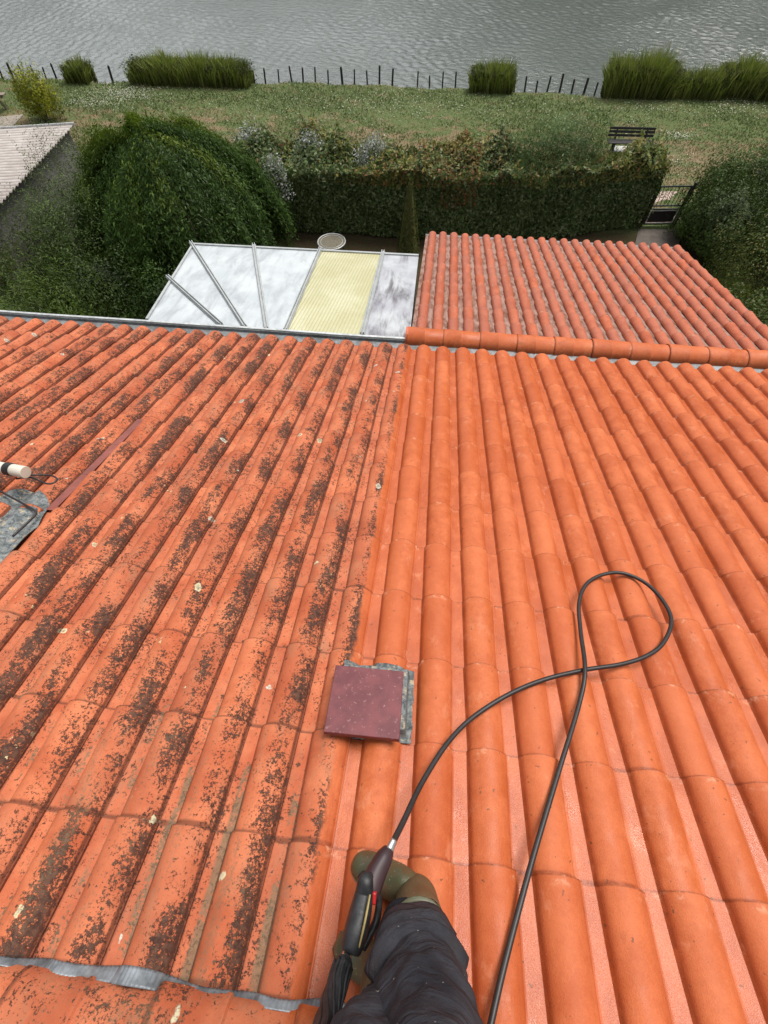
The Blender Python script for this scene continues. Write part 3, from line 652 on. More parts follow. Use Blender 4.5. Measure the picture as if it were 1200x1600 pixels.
panel('roof_panel', [Lm, Ln, L1], M['poly']); panel('roof_panel', [farp['a'], nearp['a'], Ln, Lm], M['poly'])
panel('roof_panel', [farp['b'], nearp['b'], nearp['a'], farp['a']], M['poly']); panel('roof_panel', [farp['c'], nearp['c'], nearp['b'], farp['b']], M['poly'])
o = panel('roof_panel', [farp['d'], nearp['d'], nearp['c'], farp['c']], M['poly_yellow']); o['label'] = 'yellow ribbed sheet'
o = panel('roof_panel', [farp['e'], nearp['e'], nearp['d'], farp['d']], M['poly_stained']); o['label'] = 'grey panel streaked with dark stains'
def bar(a, b, w_=.055):
    mb = MB(); up = VN; a = np.asarray(a); b = np.asarray(b); d_ = (a-b)/np.linalg.norm(a-b); a = a+d_*.05
    s_ = np.cross(d_, up)
    mb.beam(a+up*.012, b+up*.012, w_, .016, up); mb.beam(a+up*.030+s_*w_*.28, b+up*.030+s_*w_*.28, .010, .022, up); mb.beam(a+up*.030-s_*w_*.28, b+up*.030-s_*w_*.28, .010, .022, up)
    return mb.build('glazing_bar', M['white_bar'], VR)
for k in 'abcd': bar(farp[k], nearp[k])
bar(Lm, Ln)
mb = MB(); mb.beam(farp['a']-[.03, 0, 0], farp['e'], .03, .04); mb.beam(L0, L1, .03, .04); mb.build('edge_trim', M['white_bar'], VR)
mb = MB()
for p in (farp['a']+[.05, -.05, 0], farp['c']+[0, -.05, 0], farp['e']-[.05, .05, 0], L1+[.06, .1, 0]): mb = MB(); mb.beam((p[0], p[1], 0), (p[0], p[1], p[2]-.04), .08, .08, (0, 1, 0)); mb.build('post', M['white_bar'], VR)
mb = MB(); mb.beam(farp['a']-[0, .05, .07], farp['e']-[0, .05, .07], .06, .1); mb.build('beam', M['white_bar'], VR)

# ================================================================== LAKE EDGE
gp = 'wooden piles along the lake edge'
px = [-14, 5, 22, 40, 57, 73, 90, 107, 124, 142, 177, 212, 398, 415, 436, 456, 474, 493, 513, 535, 554, 574, 593, 613, 652, 671, 691, 711, 803, 819, 837, 854, 873, 892, 911, 928, 1083, 1103]
tall = {534, 535, 593, 613, 873, 911, 22, 177, 5}
proto = None; tip = .36
for i, x in enumerate(px):
    yb = np.interp(x, [0, 250, 500, 700, 940, 1200], [123, 131, 129, 139, 151, 153]); g0 = at_z(x, yb, 0); yw = shore(g0[0])+.30; q = at_y(x, yb, yw)
    if proto is None:
        mb = MB(); mb.tube([(0, 0, -.9), (0, 0, 0), (0, 0, .45), (0, 0, .485)], [.040, .038, .036, .028], 10); o = mb.build('mooring_post', M['post'])
        proto = o
    else: o = proto.copy(); COL.objects.link(o)
    o.location = (q[0], yw, R_.uniform(-.16, -.04)+(.10 if x in tall else 0)); o.rotation_euler = (R_.normal()*.06-.05, R_.normal()*.06+(.10 if x < 230 else 0), 0); s_ = R_.uniform(.8, 1.15)*(1.25 if x in tall else 1); o.scale = (s_, s_, 1)
    run = [(95, 'left of the small reed clump'), (300, 'between the two left reed clumps'), (720, 'between long reed bank and square clump'), (940, 'between square clump and tall reeds'), (1300, 'between the right-hand reed clumps')]
    ri = next(k for k, r_ in enumerate(run) if x < r_[0]); lo = run[ri-1][0] if ri else -99; nth = sum(1 for q_ in px if lo <= q_ <= x)
    o['label'] = f"{['first', 'second', 'third', 'fourth', 'fifth', 'sixth', 'seventh', 'eighth', 'ninth', 'tenth', 'eleventh', 'twelfth', 'thirteenth', 'fourteenth', 'fifteenth', 'sixteenth', 'seventeenth', 'eighteenth'][nth-1]} dark pile from the left, {run[ri][1]}"; o['category'] = 'post'; o['group'] = gp

def reed_clump(px0, px1, yb, top, label, n=2600, depth=.8, green=0, box=True, name='reed_clump'):
    a = at_z(px0, yb, 0); b = at_z(px1, yb, 0); cx, cy = (a[0]+b[0])/2, float(shore((a[0]+b[0])/2))+.12
    L = abs(b[0]-a[0]); H = at_y((px0+px1)/2, top, cy)[2]; root = empty(name, (cx, cy, 0), label=label, cat='reeds', group='reed clumps at the lake edge')
    x = R_.uniform(-L/2, L/2, n); y = R_.uniform(-depth/2, depth/2, n); e = np.clip((abs(x)/(L/2)), 0, 1)
    h = H*(.62+.48*R_.random(n)**2.2+.10*np.sin(x*4)+.07*np.sin(x*11+1))*(1-.40*e**4)*(1-.1*(abs(y)/(depth/2))**2)
    lean = np.stack([x/(L/2)*.16+R_.normal(size=n)*.20, y*.15+R_.normal(size=n)*.10], 1); wd = R_.uniform(.014, .032, n)
    th = R_.uniform(0, math.pi, n); sx, sy = np.cos(th)*wd, np.sin(th)*wd; V = np.zeros((n, 5, 3))
    b0 = np.stack([x, y, np.full(n, -.2)], 1); m_ = b0+np.stack([lean[:, 0]*h*.4, lean[:, 1]*h*.4, h*.6+.2], 1); t_ = b0+np.stack([lean[:, 0]*h*1.15, lean[:, 1]*h*1.15, h+.2], 1)
    s_ = np.stack([sx, sy, 0*sx], 1); V[:, 0] = b0-s_*.6; V[:, 1] = b0+s_*.6; V[:, 2] = m_+s_*.7; V[:, 3] = t_; V[:, 4] = m_-s_*.7
    idx = np.arange(n)[:, None]*5; Fq = idx+np.array([[0, 1, 2, 4]]); Ft = idx+np.array([[4, 2, 3]])
    C = pick([(.18, .23, .04), (.24, .28, .06), (.12, .17, .03), (.27, .28, .08)], n)
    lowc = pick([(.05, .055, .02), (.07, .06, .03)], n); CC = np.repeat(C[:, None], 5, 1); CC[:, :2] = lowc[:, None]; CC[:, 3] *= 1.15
    mesh_np('blades', V.reshape(-1, 3), [Fq, Ft], M['blade'], root, col=np.clip(CC, 0, 1).reshape(-1, 3))
    m = int(n*2.6); P = np.stack([R_.uniform(-L/2, L/2, m), R_.uniform(-depth/2, depth/2, m), H*R_.random(m)**.8*.70], 1); P[:, :2] *= (1+.06*R_.normal(size=(m, 1)))
    C = pick([(.035, .05, .014), (.055, .07, .02), (.045, .04, .02)], m)
    leaves('lower_leaves', P, .11, C, M['leaf'], None, .2, root, .3)
    return root
reed_clump(106, 142, 128, 88, 'small spiky reed clump at the far left of the lake edge', 900, .9)
reed_clump(208, 394, 129, 82, 'long box-like bank of reeds left of centre on the lake edge', 5200, 1.1)
reed_clump(734, 800, 141, 92, 'short square reed clump right of centre between two runs of piles', 1900, 1.0)
reed_clump(944, 1046, 150, 76, 'tallest bright green reed clump right of the piles', 3600, 1.1)
reed_clump(1044, 1120, 151, 101, 'low dull reed clump behind the pale stone', 1700, .9)
reed_clump(1116, 1176, 151, 84, 'tall reed clump near the right edge of the photo', 2200, 1.1)
reed_clump(1172, 1240, 153, 100, 'reed clump cut off by the right edge of the photo', 2200, 1.1)
sp = at_z(1031, 149, 0); mb = MB(); 
u_, v_ = np.meshgrid(np.linspace(0, 2*math.pi, 15)[:-1], np.linspace(.05, math.pi-.05, 9), indexing='ij'); P = np.stack([np.cos(u_)*np.sin(v_)*.17, np.sin(u_)*np.sin(v_)*.14, np.cos(v_)*.16+.08], -1).reshape(-1, 3); P *= (1+.13*vnoise(P, 9, 3))[:, None]
mb.add(P, [(i*9+j, ((i+1) % 14)*9+j, ((i+1) % 14)*9+j+1, i*9+j+1) for i in range(14) for j in range(8)]); o = mb.build('stone', M['stone'], label='pale stone on the grass in front of the reeds', cat='stone'); o.location = sp

# far bank across the lake: dark trees, seen mirrored in the water
n = 26000; tx = R_.uniform(-70, 75, n); env = 5.0+1.2*np.sin(tx*.21)+1.0*np.sin(tx*.55+2)+ np.interp(tx, [-70, -25, -5, 8, 25, 75], [1, 2, 5, 12, 17, 20])
P = np.stack([tx, 70+R_.normal(size=n)*1.6, env*R_.random(n)**.7+.3], 1)
leaves('far_bank_trees', P, 1.1, pick([(.035, .05, .018), (.05, .065, .022), (.03, .04, .02)], n), M['leaf'], None, 0, None, .8, kind='stuff', label='dark belt of trees on the far bank of the lake', cat='trees')

# ================================================================== LAWN DETAIL
def in_lawn(P): return (P[:, 1] < shore(P[:, 0])-.02)
n = 150000; P = np.stack([R_.uniform(-24, 17, n), R_.uniform(12.4, 23., n), np.zeros(n)], 1); P = P[in_lawn(P)]
dry = vnoise(P*[.5, 1, 1], 1.6, 21)+.6*vnoise(P, 4.5, 22)
thin = R_.random(len(P)) < np.clip(.75-.35*dry, .15, 1); P = P[thin]; dry = dry[thin]; n = len(P)
h = R_.uniform(.03, .085, n); th = R_.uniform(0, 6.28, n); ln = R_.normal(size=(n, 2))*.6*h[:, None]; wv = np.stack([np.cos(th), np.sin(th), 0*th], 1)*(.014+.012*R_.random(n))[:, None]
V = np.stack([P-wv, P+wv, P+np.stack([ln[:, 0], ln[:, 1], h], 1)], 1).reshape(-1, 3)
C = np.where((dry > .40)[:, None], pick([(.30, .225, .13), (.22, .19, .09)], n), pick([(.12, .17, .055), (.15, .20, .075), (.095, .135, .045), (.19, .19, .09)], n))
mesh_np('grass', V, np.arange(3*n).reshape(n, 3), M['blade'], col=np.repeat(C, 3, 0), kind='stuff', label='short patchy lawn grass, partly dried out', cat='grass')
def blob(px_, py_, s, k): 
    c = at_z(px_, py_, 0); return c+np.stack([R_.normal(size=k)*s[0], R_.normal(size=k)*s[1], np.full(k, .05)], 1)
D = [blob(185, 150, (1.1, .55), 800), blob(200, 143, (.7, .4), 260), blob(140, 162, (.5, .25), 200), blob(560, 155, (3.5, 1.3), 420), blob(480, 165, (2, .8), 200), blob(640, 170, (1.6, .7), 260), blob(620, 145, (2.5, .5), 120),
     blob(1160, 168, (1.1, .6), 380), blob(1060, 213, (.35, .2), 130), blob(780, 165, (2.5, 1.), 150), blob(900, 190, (1.5, .8), 180), blob(1040, 250, (.8, .4), 160), blob(320, 175, (3, 1.2), 250), blob(1010, 170, (1.2, .5), 220)]
P = np.vstack(D); P = P[in_lawn(P)]; n = len(P)
leaves('daisies', P, .045, pick([(.50, .50, .42), (.36, .38, .28)], n), M['petal'], np.tile([[0, 0, 1.]], (n, 1)), 0, None, .9, flat=.85, kind='stuff', label='tiny white daisies scattered through the lawn', cat='flowers')

# ================================================================== HEDGE AND PLANTS
def hedge():
    root = empty('hedge', (0, 0, 0), label='long clipped laurel hedge between the garden and the lakeside lawn', cat='hedge')
    n = 95000; HZ = 1.78
    def front(x): return np.interp(x, [-6, 0, 4, 7], [10.9, 10.95, 11.4, 12.3])
    nf = int(n*.5); x = R_.uniform(-5.8, 6.5, nf); dep = .30*R_.random(nf)**1.5; z = R_.uniform(.08, HZ, nf)
    Pf = np.stack([x, front(x)+dep+.07*vnoise(np.stack([x, z, 0*x], 1), 2.5, 31), z], 1); Nf = np.tile([[0, -.9, .25]], (nf, 1))
    nt2 = n-nf; x = R_.uniform(-5.9, 6.5, nt2); wb = np.interp(x, [-6, 2, 5, 7], [2.15, 2.1, 1.35, 1.2])+.15*np.sin(x*1.3); y = front(x)+R_.random(nt2)*wb
    rough = vnoise(np.stack([x, y, 0*x], 1), 2.2, 33); zz = HZ-.32*R_.random(nt2)**1.4+.24*rough+.07*vnoise(np.stack([x, y, 0*x], 1), 6, 35)+np.clip((y-front(x)-.5), 0, 1)*.12*rough-np.clip(y-front(x)-wb+.4, 0, 1)*.8
    Pt = np.stack([x, y, zz], 1); Nt = np.tile([[0, -.2, 1.]], (nt2, 1))
    nb = 16000; x = R_.uniform(-5.9, 6.5, nb); Pb = np.stack([x, front(x)+np.interp(x, [-6, 2, 5, 7], [2.1, 2.0, 1.3, 1.2])-.3*R_.random(nb), R_.uniform(.05, HZ-.1, nb)], 1); Nb = np.tile([[0, 1., .2]], (nb, 1))
    ne = 5000; e = np.where(R_.random(ne) < .5, -5.9, 6.55); Pe = np.stack([e+R_.normal(size=ne)*.08, front(e)+R_.random(ne)*np.where(e > 0, 1.2, 2.), R_.uniform(.05, HZ, ne)], 1); Ne = np.stack([np.sign(e), 0*e, .2+0*e], 1)
    P = np.vstack([Pf, Pt, Pb, Pe]); N = np.vstack([Nf, Nt, Nb, Ne]); 
    Cd = pick([(.075, .115, .035), (.105, .145, .05), (.17, .20, .10), (.045, .07, .02)], len(P))
    yel = pick([(.15, .17, .035), (.19, .16, .045), (.10, .135, .03), (.24, .21, .065)], len(P)); red = pick([(.21, .10, .045), (.18, .12, .045)], len(P))
    zz_ = vnoise(P, .9, 41); top = (P[:, 2] > HZ-.30); C = Cd.copy(); fr = R_.random(len(P))
    k = top & (fr < .34+.35*zz_); C[k] = yel[k]; k2 = top & (fr > .90-.15*vnoise(P, .7, 43)); C[k2] = red[k2]
    k3 = (abs(P[:, 0]-.7) < .55) & (fr > .62) & (P[:, 2] > .9); C[k3] = red[k3]; C *= (1+.15*vnoise(P, 4, 44))[:, None]
    sh_ = R_.choice(np.where(top)[0], 420); SP, SN_, SCc = [], [], []
    for i in sh_:
        u = np.array([R_.normal()*.25, R_.normal()*.25, 1.]); k = R_.uniform(.1, .34)
        for q in np.linspace(.1, 1, 7): SP.append(P[i]+u*k*q+R_.normal(size=3)*.02); SN_.append([0, -.3, .8]); SCc.append(C[i]*1.15)
    P = np.vstack([P, SP]); N = np.vstack([N, SN_]); C = np.vstack([C, SCc])
    leaves('foliage', P, .125, np.clip(C, .004, 1), M['leaf'], N, .5, root, .45, flat=.45)
    tips = MB()
    for x in np.arange(-5.5, 6.5, .45): tips.tube([(x, front(x)+1, 0), (x+.05, front(x)+1, .7), (x, front(x)+1, 1.2)], [.03, .025, .01], 6)
    tips.build('stem', M['bark'], root)
hedge()
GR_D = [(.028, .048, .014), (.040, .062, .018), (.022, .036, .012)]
# white-flowering shoots on the hedge
def flowering(px_, py_, r, n, label):
    p = at_z(px_, py_, 1.75); root = shrub('flowering_shrub', (p[0], p[1], 1.50), (r, r*.8, .62), n, .055, [(.10, .12, .06), (.13, .14, .08), (.055, .075, .03)], label, 'shrub', 'white flowering shrubs in the hedge', .25, .5, sprig=90)
    Q, d = blob_pts(int(n*1.1), (0, 0, 1.60), (r, r*.8, .66), 3, .25, .35); u = np.concatenate([Q, Q[::3]+[0, 0, .12]+R_.normal(size=(len(Q[::3]), 3))*.05])
    leaves('flowers', u, .055, pick([(.50, .50, .49), (.34, .37, .32)], len(u)), M['petal'], None, 0, root, .8)
flowering(392, 232, .55, 1500, 'white flowering shrub next to the weeping tree')
flowering(487, 238, .42, 1100, 'smaller white flowering shrub in the middle of the hedge top')
flowering(584, 245, .48, 1500, 'dense white flowering shrub behind the round table')
flowering(430, 275, .36, 700, 'low patch of white blossom on the front corner of the hedge')
p = at_z(865, 262, 1.75); shrub('olive_shrub', (p[0]+.2, p[1]+.55, 1.80), (1.45, .9, .95), 20000, .06, [(.075, .105, .05), (.10, .13, .07), (.055, .08, .038)], 'loose grey-green shrub rising out of the hedge in front of the bench', sprig=420, aspect=.28)

# small conifer
q = at_z(637, 400, 0); root = empty('conifer', (q[0], q[1]-.0, 0), label='small dark cone-shaped conifer in front of the hedge, left of the tiled extension', cat='conifer')
n = 7000; t_ = R_.random(n)**.8; a = R_.uniform(0, 6.28, n); r = .34*np.clip(1.06-t_, 0, 1)**.75*(1-.35*R_.random(n)**2)*(1+.12*np.sin(a*5)); P = np.stack([np.cos(a)*r, np.sin(a)*r, t_*1.95+.03], 1)
leaves('crown', P, .085, pick([(.085, .105, .030), (.11, .12, .035), (.13, .12, .04)], n), M['leaf'], np.stack([np.cos(a), np.sin(a), .3+0*a], 1), -1.2, root, .3)
mb = MB(); mb.cyl((0, 0, 0), (0, 0, 1.5), .03, 8, .01); mb.build('trunk', M['bark'], root)

# weeping tree
def weeping():
    c = np.array([-7.15, 9.1, 0]); root = empty('weeping_tree', tuple(c), label='big weeping tree with cascading dark green foliage beyond the veranda', cat='tree')
    P, N, Al, C = [], [], [], []
    ns = 2900; H = 3.35; ncas = 150
    cas = [(R_.uniform(0, 6.28), R_.random()**.8*.62, R_.uniform(.3, .6), R_.uniform(.93, 1.07), R_.random()) for _ in range(ncas)]
    for s in range(ns):
        fill = s % 3 == 0; ca, ct, cl_, cr_, cb = cas[s % ncas]; off = R_.normal()*.062
        a = R_.uniform(0, 6.28) if fill else ca+off; k = R_.random()**.6
        rx = np.interp(math.cos(a), [-1, 1], [2.7, 2.95]); ry = 2.5
        prof_r = [0.0, .45, .78, .95, 1.03]; prof_z = [H, H-.25, H-.95, H*.42, .35]
        lob = 1+.05*math.sin(a*3+1)+.05*math.sin(a*7); dp = R_.uniform(.62, .84) if fill else cr_-2.6*off*off*3-.06*R_.random()+(.10*R_.random() if R_.random() < .10 else 0); top = k*.5 if fill else ct+R_.normal()*.03
        m = int(R_.integers(26, 46)); t = np.linspace(max(top, 0), min(1, max(top, 0)+(R_.uniform(.4, .75) if fill else cl_)), m); idx = t*4
        rr = np.interp(idx, range(5), prof_r)*lob*dp; zz = np.interp(idx, range(5), prof_z)*(.90+.10*dp)+R_.normal()*.07+.10*math.sin(a*6+t[0]*8)
        aa = a+R_.normal()*.02+.05*t; pts = np.stack([np.cos(aa)*rr*rx, np.sin(aa)*rr*ry, zz], 1)+R_.normal(size=(m, 3))*.045
        g_ = np.gradient(pts, axis=0); g_ /= np.linalg.norm(g_, axis=1)[:, None]+1e-6
        P.append(pts); Al.append(g_); N.append(np.stack([np.cos(aa)*np.ones(m), np.sin(aa)*np.ones(m), .5*np.ones(m)], 1))
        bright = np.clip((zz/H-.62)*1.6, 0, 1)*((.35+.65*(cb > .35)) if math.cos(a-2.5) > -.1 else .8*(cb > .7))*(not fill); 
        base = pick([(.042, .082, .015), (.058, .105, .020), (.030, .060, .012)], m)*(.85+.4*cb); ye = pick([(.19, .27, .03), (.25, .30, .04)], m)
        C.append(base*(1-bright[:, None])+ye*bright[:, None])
    P, N, Al, C = map(np.vstack, (P, N, Al, C)); P = np.repeat(P, 2, 0)+R_.normal(size=(2*len(P), 3))*.04; N = np.repeat(N, 2, 0); Al = np.repeat(Al, 2, 0); C = np.repeat(C, 2, 0)
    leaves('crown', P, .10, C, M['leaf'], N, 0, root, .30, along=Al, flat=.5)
    mb = MB(); mb.tube(smooth_path([(0, 0, 0), (.1, .05, .9), (-.05, 0, 1.8), (.05, .1, 2.7)], 5), np.linspace(.17, .07, 16), 10); mb.build('trunk', M['bark'], root, smooth=True)
    mb = MB()
    for k in range(11):
        a = k*.571*math.pi; r = R_.uniform(1.2, 2.3); mb.tube(smooth_path([(0, 0, 1.9+.06*k), (math.cos(a)*r*.5, math.sin(a)*r*.5, 2.9), (math.cos(a)*r, math.sin(a)*r, 1.9)], 5), np.linspace(.06, .012, 11), 6)
    mb.build('branches', M['bark'], root, smooth=True)
weeping()
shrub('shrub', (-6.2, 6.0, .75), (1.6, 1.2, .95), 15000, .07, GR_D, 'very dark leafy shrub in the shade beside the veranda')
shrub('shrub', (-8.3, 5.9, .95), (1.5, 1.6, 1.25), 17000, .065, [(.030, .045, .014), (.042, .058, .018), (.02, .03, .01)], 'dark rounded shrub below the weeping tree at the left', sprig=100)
shrub('shrub', (-9.3, 7.4, 1.45), (1.2, 1.6, 1.45), 19000, .06, [(.06, .085, .028), (.08, .105, .04), (.045, .06, .02)], 'loose olive shrub covering the middle of the grey shed wall', sprig=420, aspect=.3)
shrub('feathery_shrub', (-8.1, 3.4, 1.7), (1.3, 1.3, 1.35), 17000, .09, [(.060, .085, .018), (.045, .068, .016), (.08, .10, .022)], 'feathery bright green shrub by the gutter at the left edge', sprig=500, aspect=.2)
shrub('feathery_shrub', (-10.2, 6.0, 1.2), (1.3, 1.5, 1.3), 15000, .09, [(.065, .075, .018), (.05, .06, .018), (.035, .05, .016)], 'olive feathery bush in front of the grey shed wall', sprig=600, aspect=.18)
shrub('grey_leaved_shrub', (-9.55, 8.6, 1.6), (.85, 1.5, 1.35), 15000, .055, [(.075, .085, .045), (.055, .068, .035), (.10, .105, .06)], 'tall loose grey-green shrub leaning on the shed roof edge', sprig=520, aspect=.35)
q = at_z(236, 462, .3); shrub('dry_plant', (q[0], q[1], .28), (.16, .35, .4), 900, .07, [(.26, .15, .09), (.20, .11, .07)], 'small withered brown plant in the gap beside the veranda', 'plant', aspect=.25)
# yellow bush on the lawn
q = at_z(68, 190, 0); shrub('golden_bush', (q[0]+.1, q[1]+.2, .75), (.78, .6, .75), 4200, .085, [(.22, .20, .022), (.30, .25, .03), (.14, .15, .025)], 'loose golden yellow bush alone on the lawn at the left', 'bush', sprig=160, lump=.25)
# right-hand shrubbery
shrub('shrub', (9.2, 12.6, 1.0), (1.55, 1.4, 1.0), 17000, .075, [(.045, .065, .020), (.06, .085, .026), (.035, .05, .016)], 'bushy mid green shrub on the lawn side, just right of the gate', sprig=420)
shrub('shrub', (11.0, 12.0, 1.2), (1.7, 1.5, 1.2), 17000, .075, [(.055, .085, .024), (.045, .066, .02)], 'leafy green shrub against the right edge below the second bench', sprig=420)
shrub('shrub', (7.95, 11.75, .55), (.55, .6, .65), 6000, .07, [(.04, .06, .02), (.055, .075, .025)], 'small bush growing over the right half of the garden gate', sprig=60)
shrub('shrub', (8.15, 10.7, .95), (.95, 1.7, 1.05), 16000, .075, [(.035, .048, .018), (.05, .062, .026), (.03, .04, .015)], 'dense dark hedge-like shrub between the gate and the tiled extension', sprig=120)
shrub('variegated_shrub', (8.9, 8.0, 1.2), (1.7, 1.6, 1.15), 22000, .06, [(.085, .085, .026), (.05, .065, .02), (.11, .085, .035), (.04, .055, .018)], 'olive and bronze small-leaved shrub behind the right side of the tiled extension', sprig=200)
shrub('shrub', (7.0, 5.0, 1.3), (1.6, 1.7, 1.3), 22000, .06, [(.05, .06, .02), (.035, .05, .018), (.075, .065, .028)], 'low dark shrub touching the right end of the tiled extension', sprig=150)
shrub('shrub', (10.2, 9.4, 1.3), (1.6, 1.8, 1.3), 20000, .07, [(.045, .068, .022), (.03, .048, .018)], 'dark green shrub at the right edge above the extension', sprig=250)

# ================================================================== GARDEN OBJECTS
q = at_z(518, 377, .42); rt = empty('round_table', (q[0], q[1], 0), label='round low metal table with a mottled top standing on the soil before the hedge', cat='table')
def top_mat():
    t = NT('mottled_top'); o = t.co(); v = t.vor(o, 26); n = t.noise(o, 20, 4)
    return t.fin(t.mix(t.mr(t.math('ADD', v.outputs['Distance'], t.math('MULTIPLY', n, .5)), .35, .75), (.06, .055, .035), (.17, .15, .11)), .8)
mb = MB(); mb.cyl((0, 0, .385), (0, 0, .41), .40, 40); mb.build('tabletop', top_mat(), rt)
mb = MB(); a = np.linspace(0, 2*math.pi, 41); mb.tube(np.stack([np.cos(a)*.415, np.sin(a)*.415, .41+0*a], 1), .017, 8, False); mb.tube(np.stack([np.cos(a)*.33, np.sin(a)*.33, .412+0*a], 1), .008, 6, False); mb.build('rim', M['zinc_light'], rt, smooth=True)
for k in range(4):
    a = k*math.pi/2+.5; mb = MB(); mb.tube([(math.cos(a)*.3, math.sin(a)*.3, .39), (math.cos(a)*.38, math.sin(a)*.38, 0)], .014, 8); mb.build('leg', M['black'], rt)

# shed with corrugated roof
sh = empty('shed', (-10.5, 9.5, 0), label='grey shed at the left with a pale corrugated sheet roof', cat='shed')
xs_ = np.linspace(-5.5, .05, 3); yy = np.arange(-4.6, 1.85, .018); V = np.array([[x, y_, 2.5+.075*x*1.0+.022*math.sin(y_*2*math.pi/.155)] for x in xs_ for y_ in yy])
def corr_mat():
    t = NT('fibre_cement_sheet'); o = t.co(); n = t.noise(t.mapp(o, (.4, 1, 1)), 5, 5, .7); y = t.math('SINE', t.math('MULTIPLY', t.sep(o)[1], 2*math.pi/.155))
    c = t.mix(t.mr(n, .35, .7), (.46, .41, .38), (.62, .58, .55)); c = t.mix(t.mr(y, -.1, -.8, 0., .75), c, (.16, .12, .12)); return t.fin(c, .85)
o = mesh_np('roof', V, grid_faces(3, len(yy))[:, ::-1], corr_mat(), sh, smooth=True); so_ = o.modifiers.new('s', 'SOLIDIFY'); so_.thickness = .008
mb = MB(); mb.add([(-5.3, -4.5, 0), (-.12, -4.5, 0), (-.12, 1.7, 0), (-5.3, 1.7, 0), (-5.3, -4.5, 2.06), (-.12, -4.5, 2.45), (-.12, 1.7, 2.45), (-5.3, 1.7, 2.06)], [(0, 1, 5, 4), (1, 2, 6, 5), (2, 3, 7, 6), (3, 0, 4, 7)]); mb.build('wall', M['grey_wall'], sh)
mb = MB(); mb.beam((-5.5, 1.86, 2.10), (.06, 1.86, 2.53), .03, .06); mb.build('edge_trim', M['zinc_light'], sh)

# benches
def bench_parts(root, L=1.9):
    for y, z, w_ in ((.22, .44, .11), (.09, .44, .11), (-.04, .44, .11)):
        mb = MB(); mb.box((0, y, z), (L, w_, .035)); mb.build('seat_slat', M['wood_dark'], root, bevel=.005)
    for y, z in ((-.14, .60), (-.17, .74), (-.20, .87)):
        mb = MB(); mb.box((0, y, z), (L, .03, .10), np.array(Matrix.Rotation(.2, 3, 'X'))); mb.build('back_slat', M['wood_dark'], root, bevel=.005)
    for s in (-1, 1):
        mb = MB(); x = s*(L/2-.32)
        mb.beam((x, .24, 0), (x, .10, .43), .07, .05); mb.beam((x, -.05, 0), (x, -.02, .43), .07, .05); mb.beam((x, -.08, .42), (x, -.20, .90), .06, .05); mb.beam((x, -.1, .41), (x, .26, .41), .06, .04)
        mb.build('leg', M['wood_dark'], root)
q = at_z(990, 240, 0); b1 = empty('park_bench', (q[0]-.25, q[1]+.18, 0), 0.03+math.pi, label='dark slatted park bench on the lawn half hidden behind the grey-green shrub', cat='bench', group='park benches'); bench_parts(b1); b1.scale = (.86, .86, .72)
q = at_z(1208, 276, 0); b2 = empty('park_bench', (q[0]-.1, q[1]-.45, 0), math.pi-.05, label='dark park bench behind the shrubs at the right edge of the photo', cat='bench', group='park benches'); bench_parts(b2); b2.scale = (.86, .86, .72)
q = at_z(975, 236, 0); mb = MB(); mb.box((q[0]-.1, q[1]+.1, .004), (.6, .45, .05)); mb.build('bench_slab', M['stone'], label='small pale slab under the bench behind the hedge', cat='slab')
# picnic table on its slab, left edge
q = at_z(2, 198, 0); mb = MB(); pts = [at_z(-70, 190, 0), at_z(37, 180, 0), at_z(8, 213, 0), at_z(-90, 225, 0)]; pts = [p+[0, 0, .03] for p in pts]
mb.add(pts+[p-[0, 0, .08] for p in pts], [(0, 3, 2, 1), (0, 1, 5, 4), (1, 2, 6, 5), (2, 3, 7, 6), (3, 0, 4, 7)]); mb.build('concrete_slab', M['concrete'], label='concrete slab under the picnic table at the left edge', cat='slab')
q = at_z(8, 186, 0); pt = empty('picnic_table', (q[0]-.95, q[1]+.2, .03), .1, label='wooden picnic table standing on the concrete slab at the left edge', cat='table')
for k in range(4): mb = MB(); mb.box((0, -.27+k*.18, .74), (1.7, .165, .04)); mb.build('table_board', M['wood_grey'], pt)
for s in (-1, 1):
    mb = MB(); mb.box((0, s*.68, .44), (1.7, .24, .04)); mb.build('seat', M['wood_grey'], pt)
    x = s*.62
    for y in (-1, 1): mb = MB(); mb.beam((x, y*.62, 0), (x, y*.2, .72), .05, .09); mb.build('leg', M['wood_grey'], pt)
    mb = MB(); mb.beam((x+.05, -.72, .38), (x+.05, .72, .38), .05, .08); mb.build('crossbar', M['wood_grey'], pt)

# garden gate
gl = at_z(1001, 353, 0); gt = empty('garden_gate', (gl[0], gl[1], 0), .12, label='black metal garden gate with bars above a solid panel at the end of the hedge', cat='gate')
for x in (0, 1.06): mb = MB(); mb.box((x, 0, .62), (.06, .06, 1.24)); mb.build('gate_post', M['black'], gt)
mb = MB(); 
for z in (.06, .50, .60, 1.14): mb.box((.53, 0, z), (.94, .03, .035))
for x in (.07, .99): mb.box((x, 0, .60), (.035, .028, 1.10))
mb.build('frame', M['black'], gt)
mb = MB()
for k in range(1, 8): mb.cyl((.07+k*.115, 0, .60), (.07+k*.115, 0, 1.13), .008, 6)
mb.build('bars', M['black'], gt)
mb = MB(); mb.box((.53, 0, .28), (.80, .012, .34)); mb.build('solid_panel', M['wood_dark'], gt)
mb = MB(); 
for z in (.09, .465): mb.box((.53, -.018, z), (.86, .012, .025))
for x in (.105, .955): mb.box((x, -.018, .28), (.025, .012, .35))
mb.build('panel_trim', M['zinc_light'], gt)
g2 = gl; mb = MB(); P4 = [(g2[0]-.1, g2[1]+.15, .012), (g2[0]+1.3, g2[1]+.25, .012), (g2[0]+1.7, g2[1]+2.2, .012), (g2[0]+.3, g2[1]+2.1, .012)]
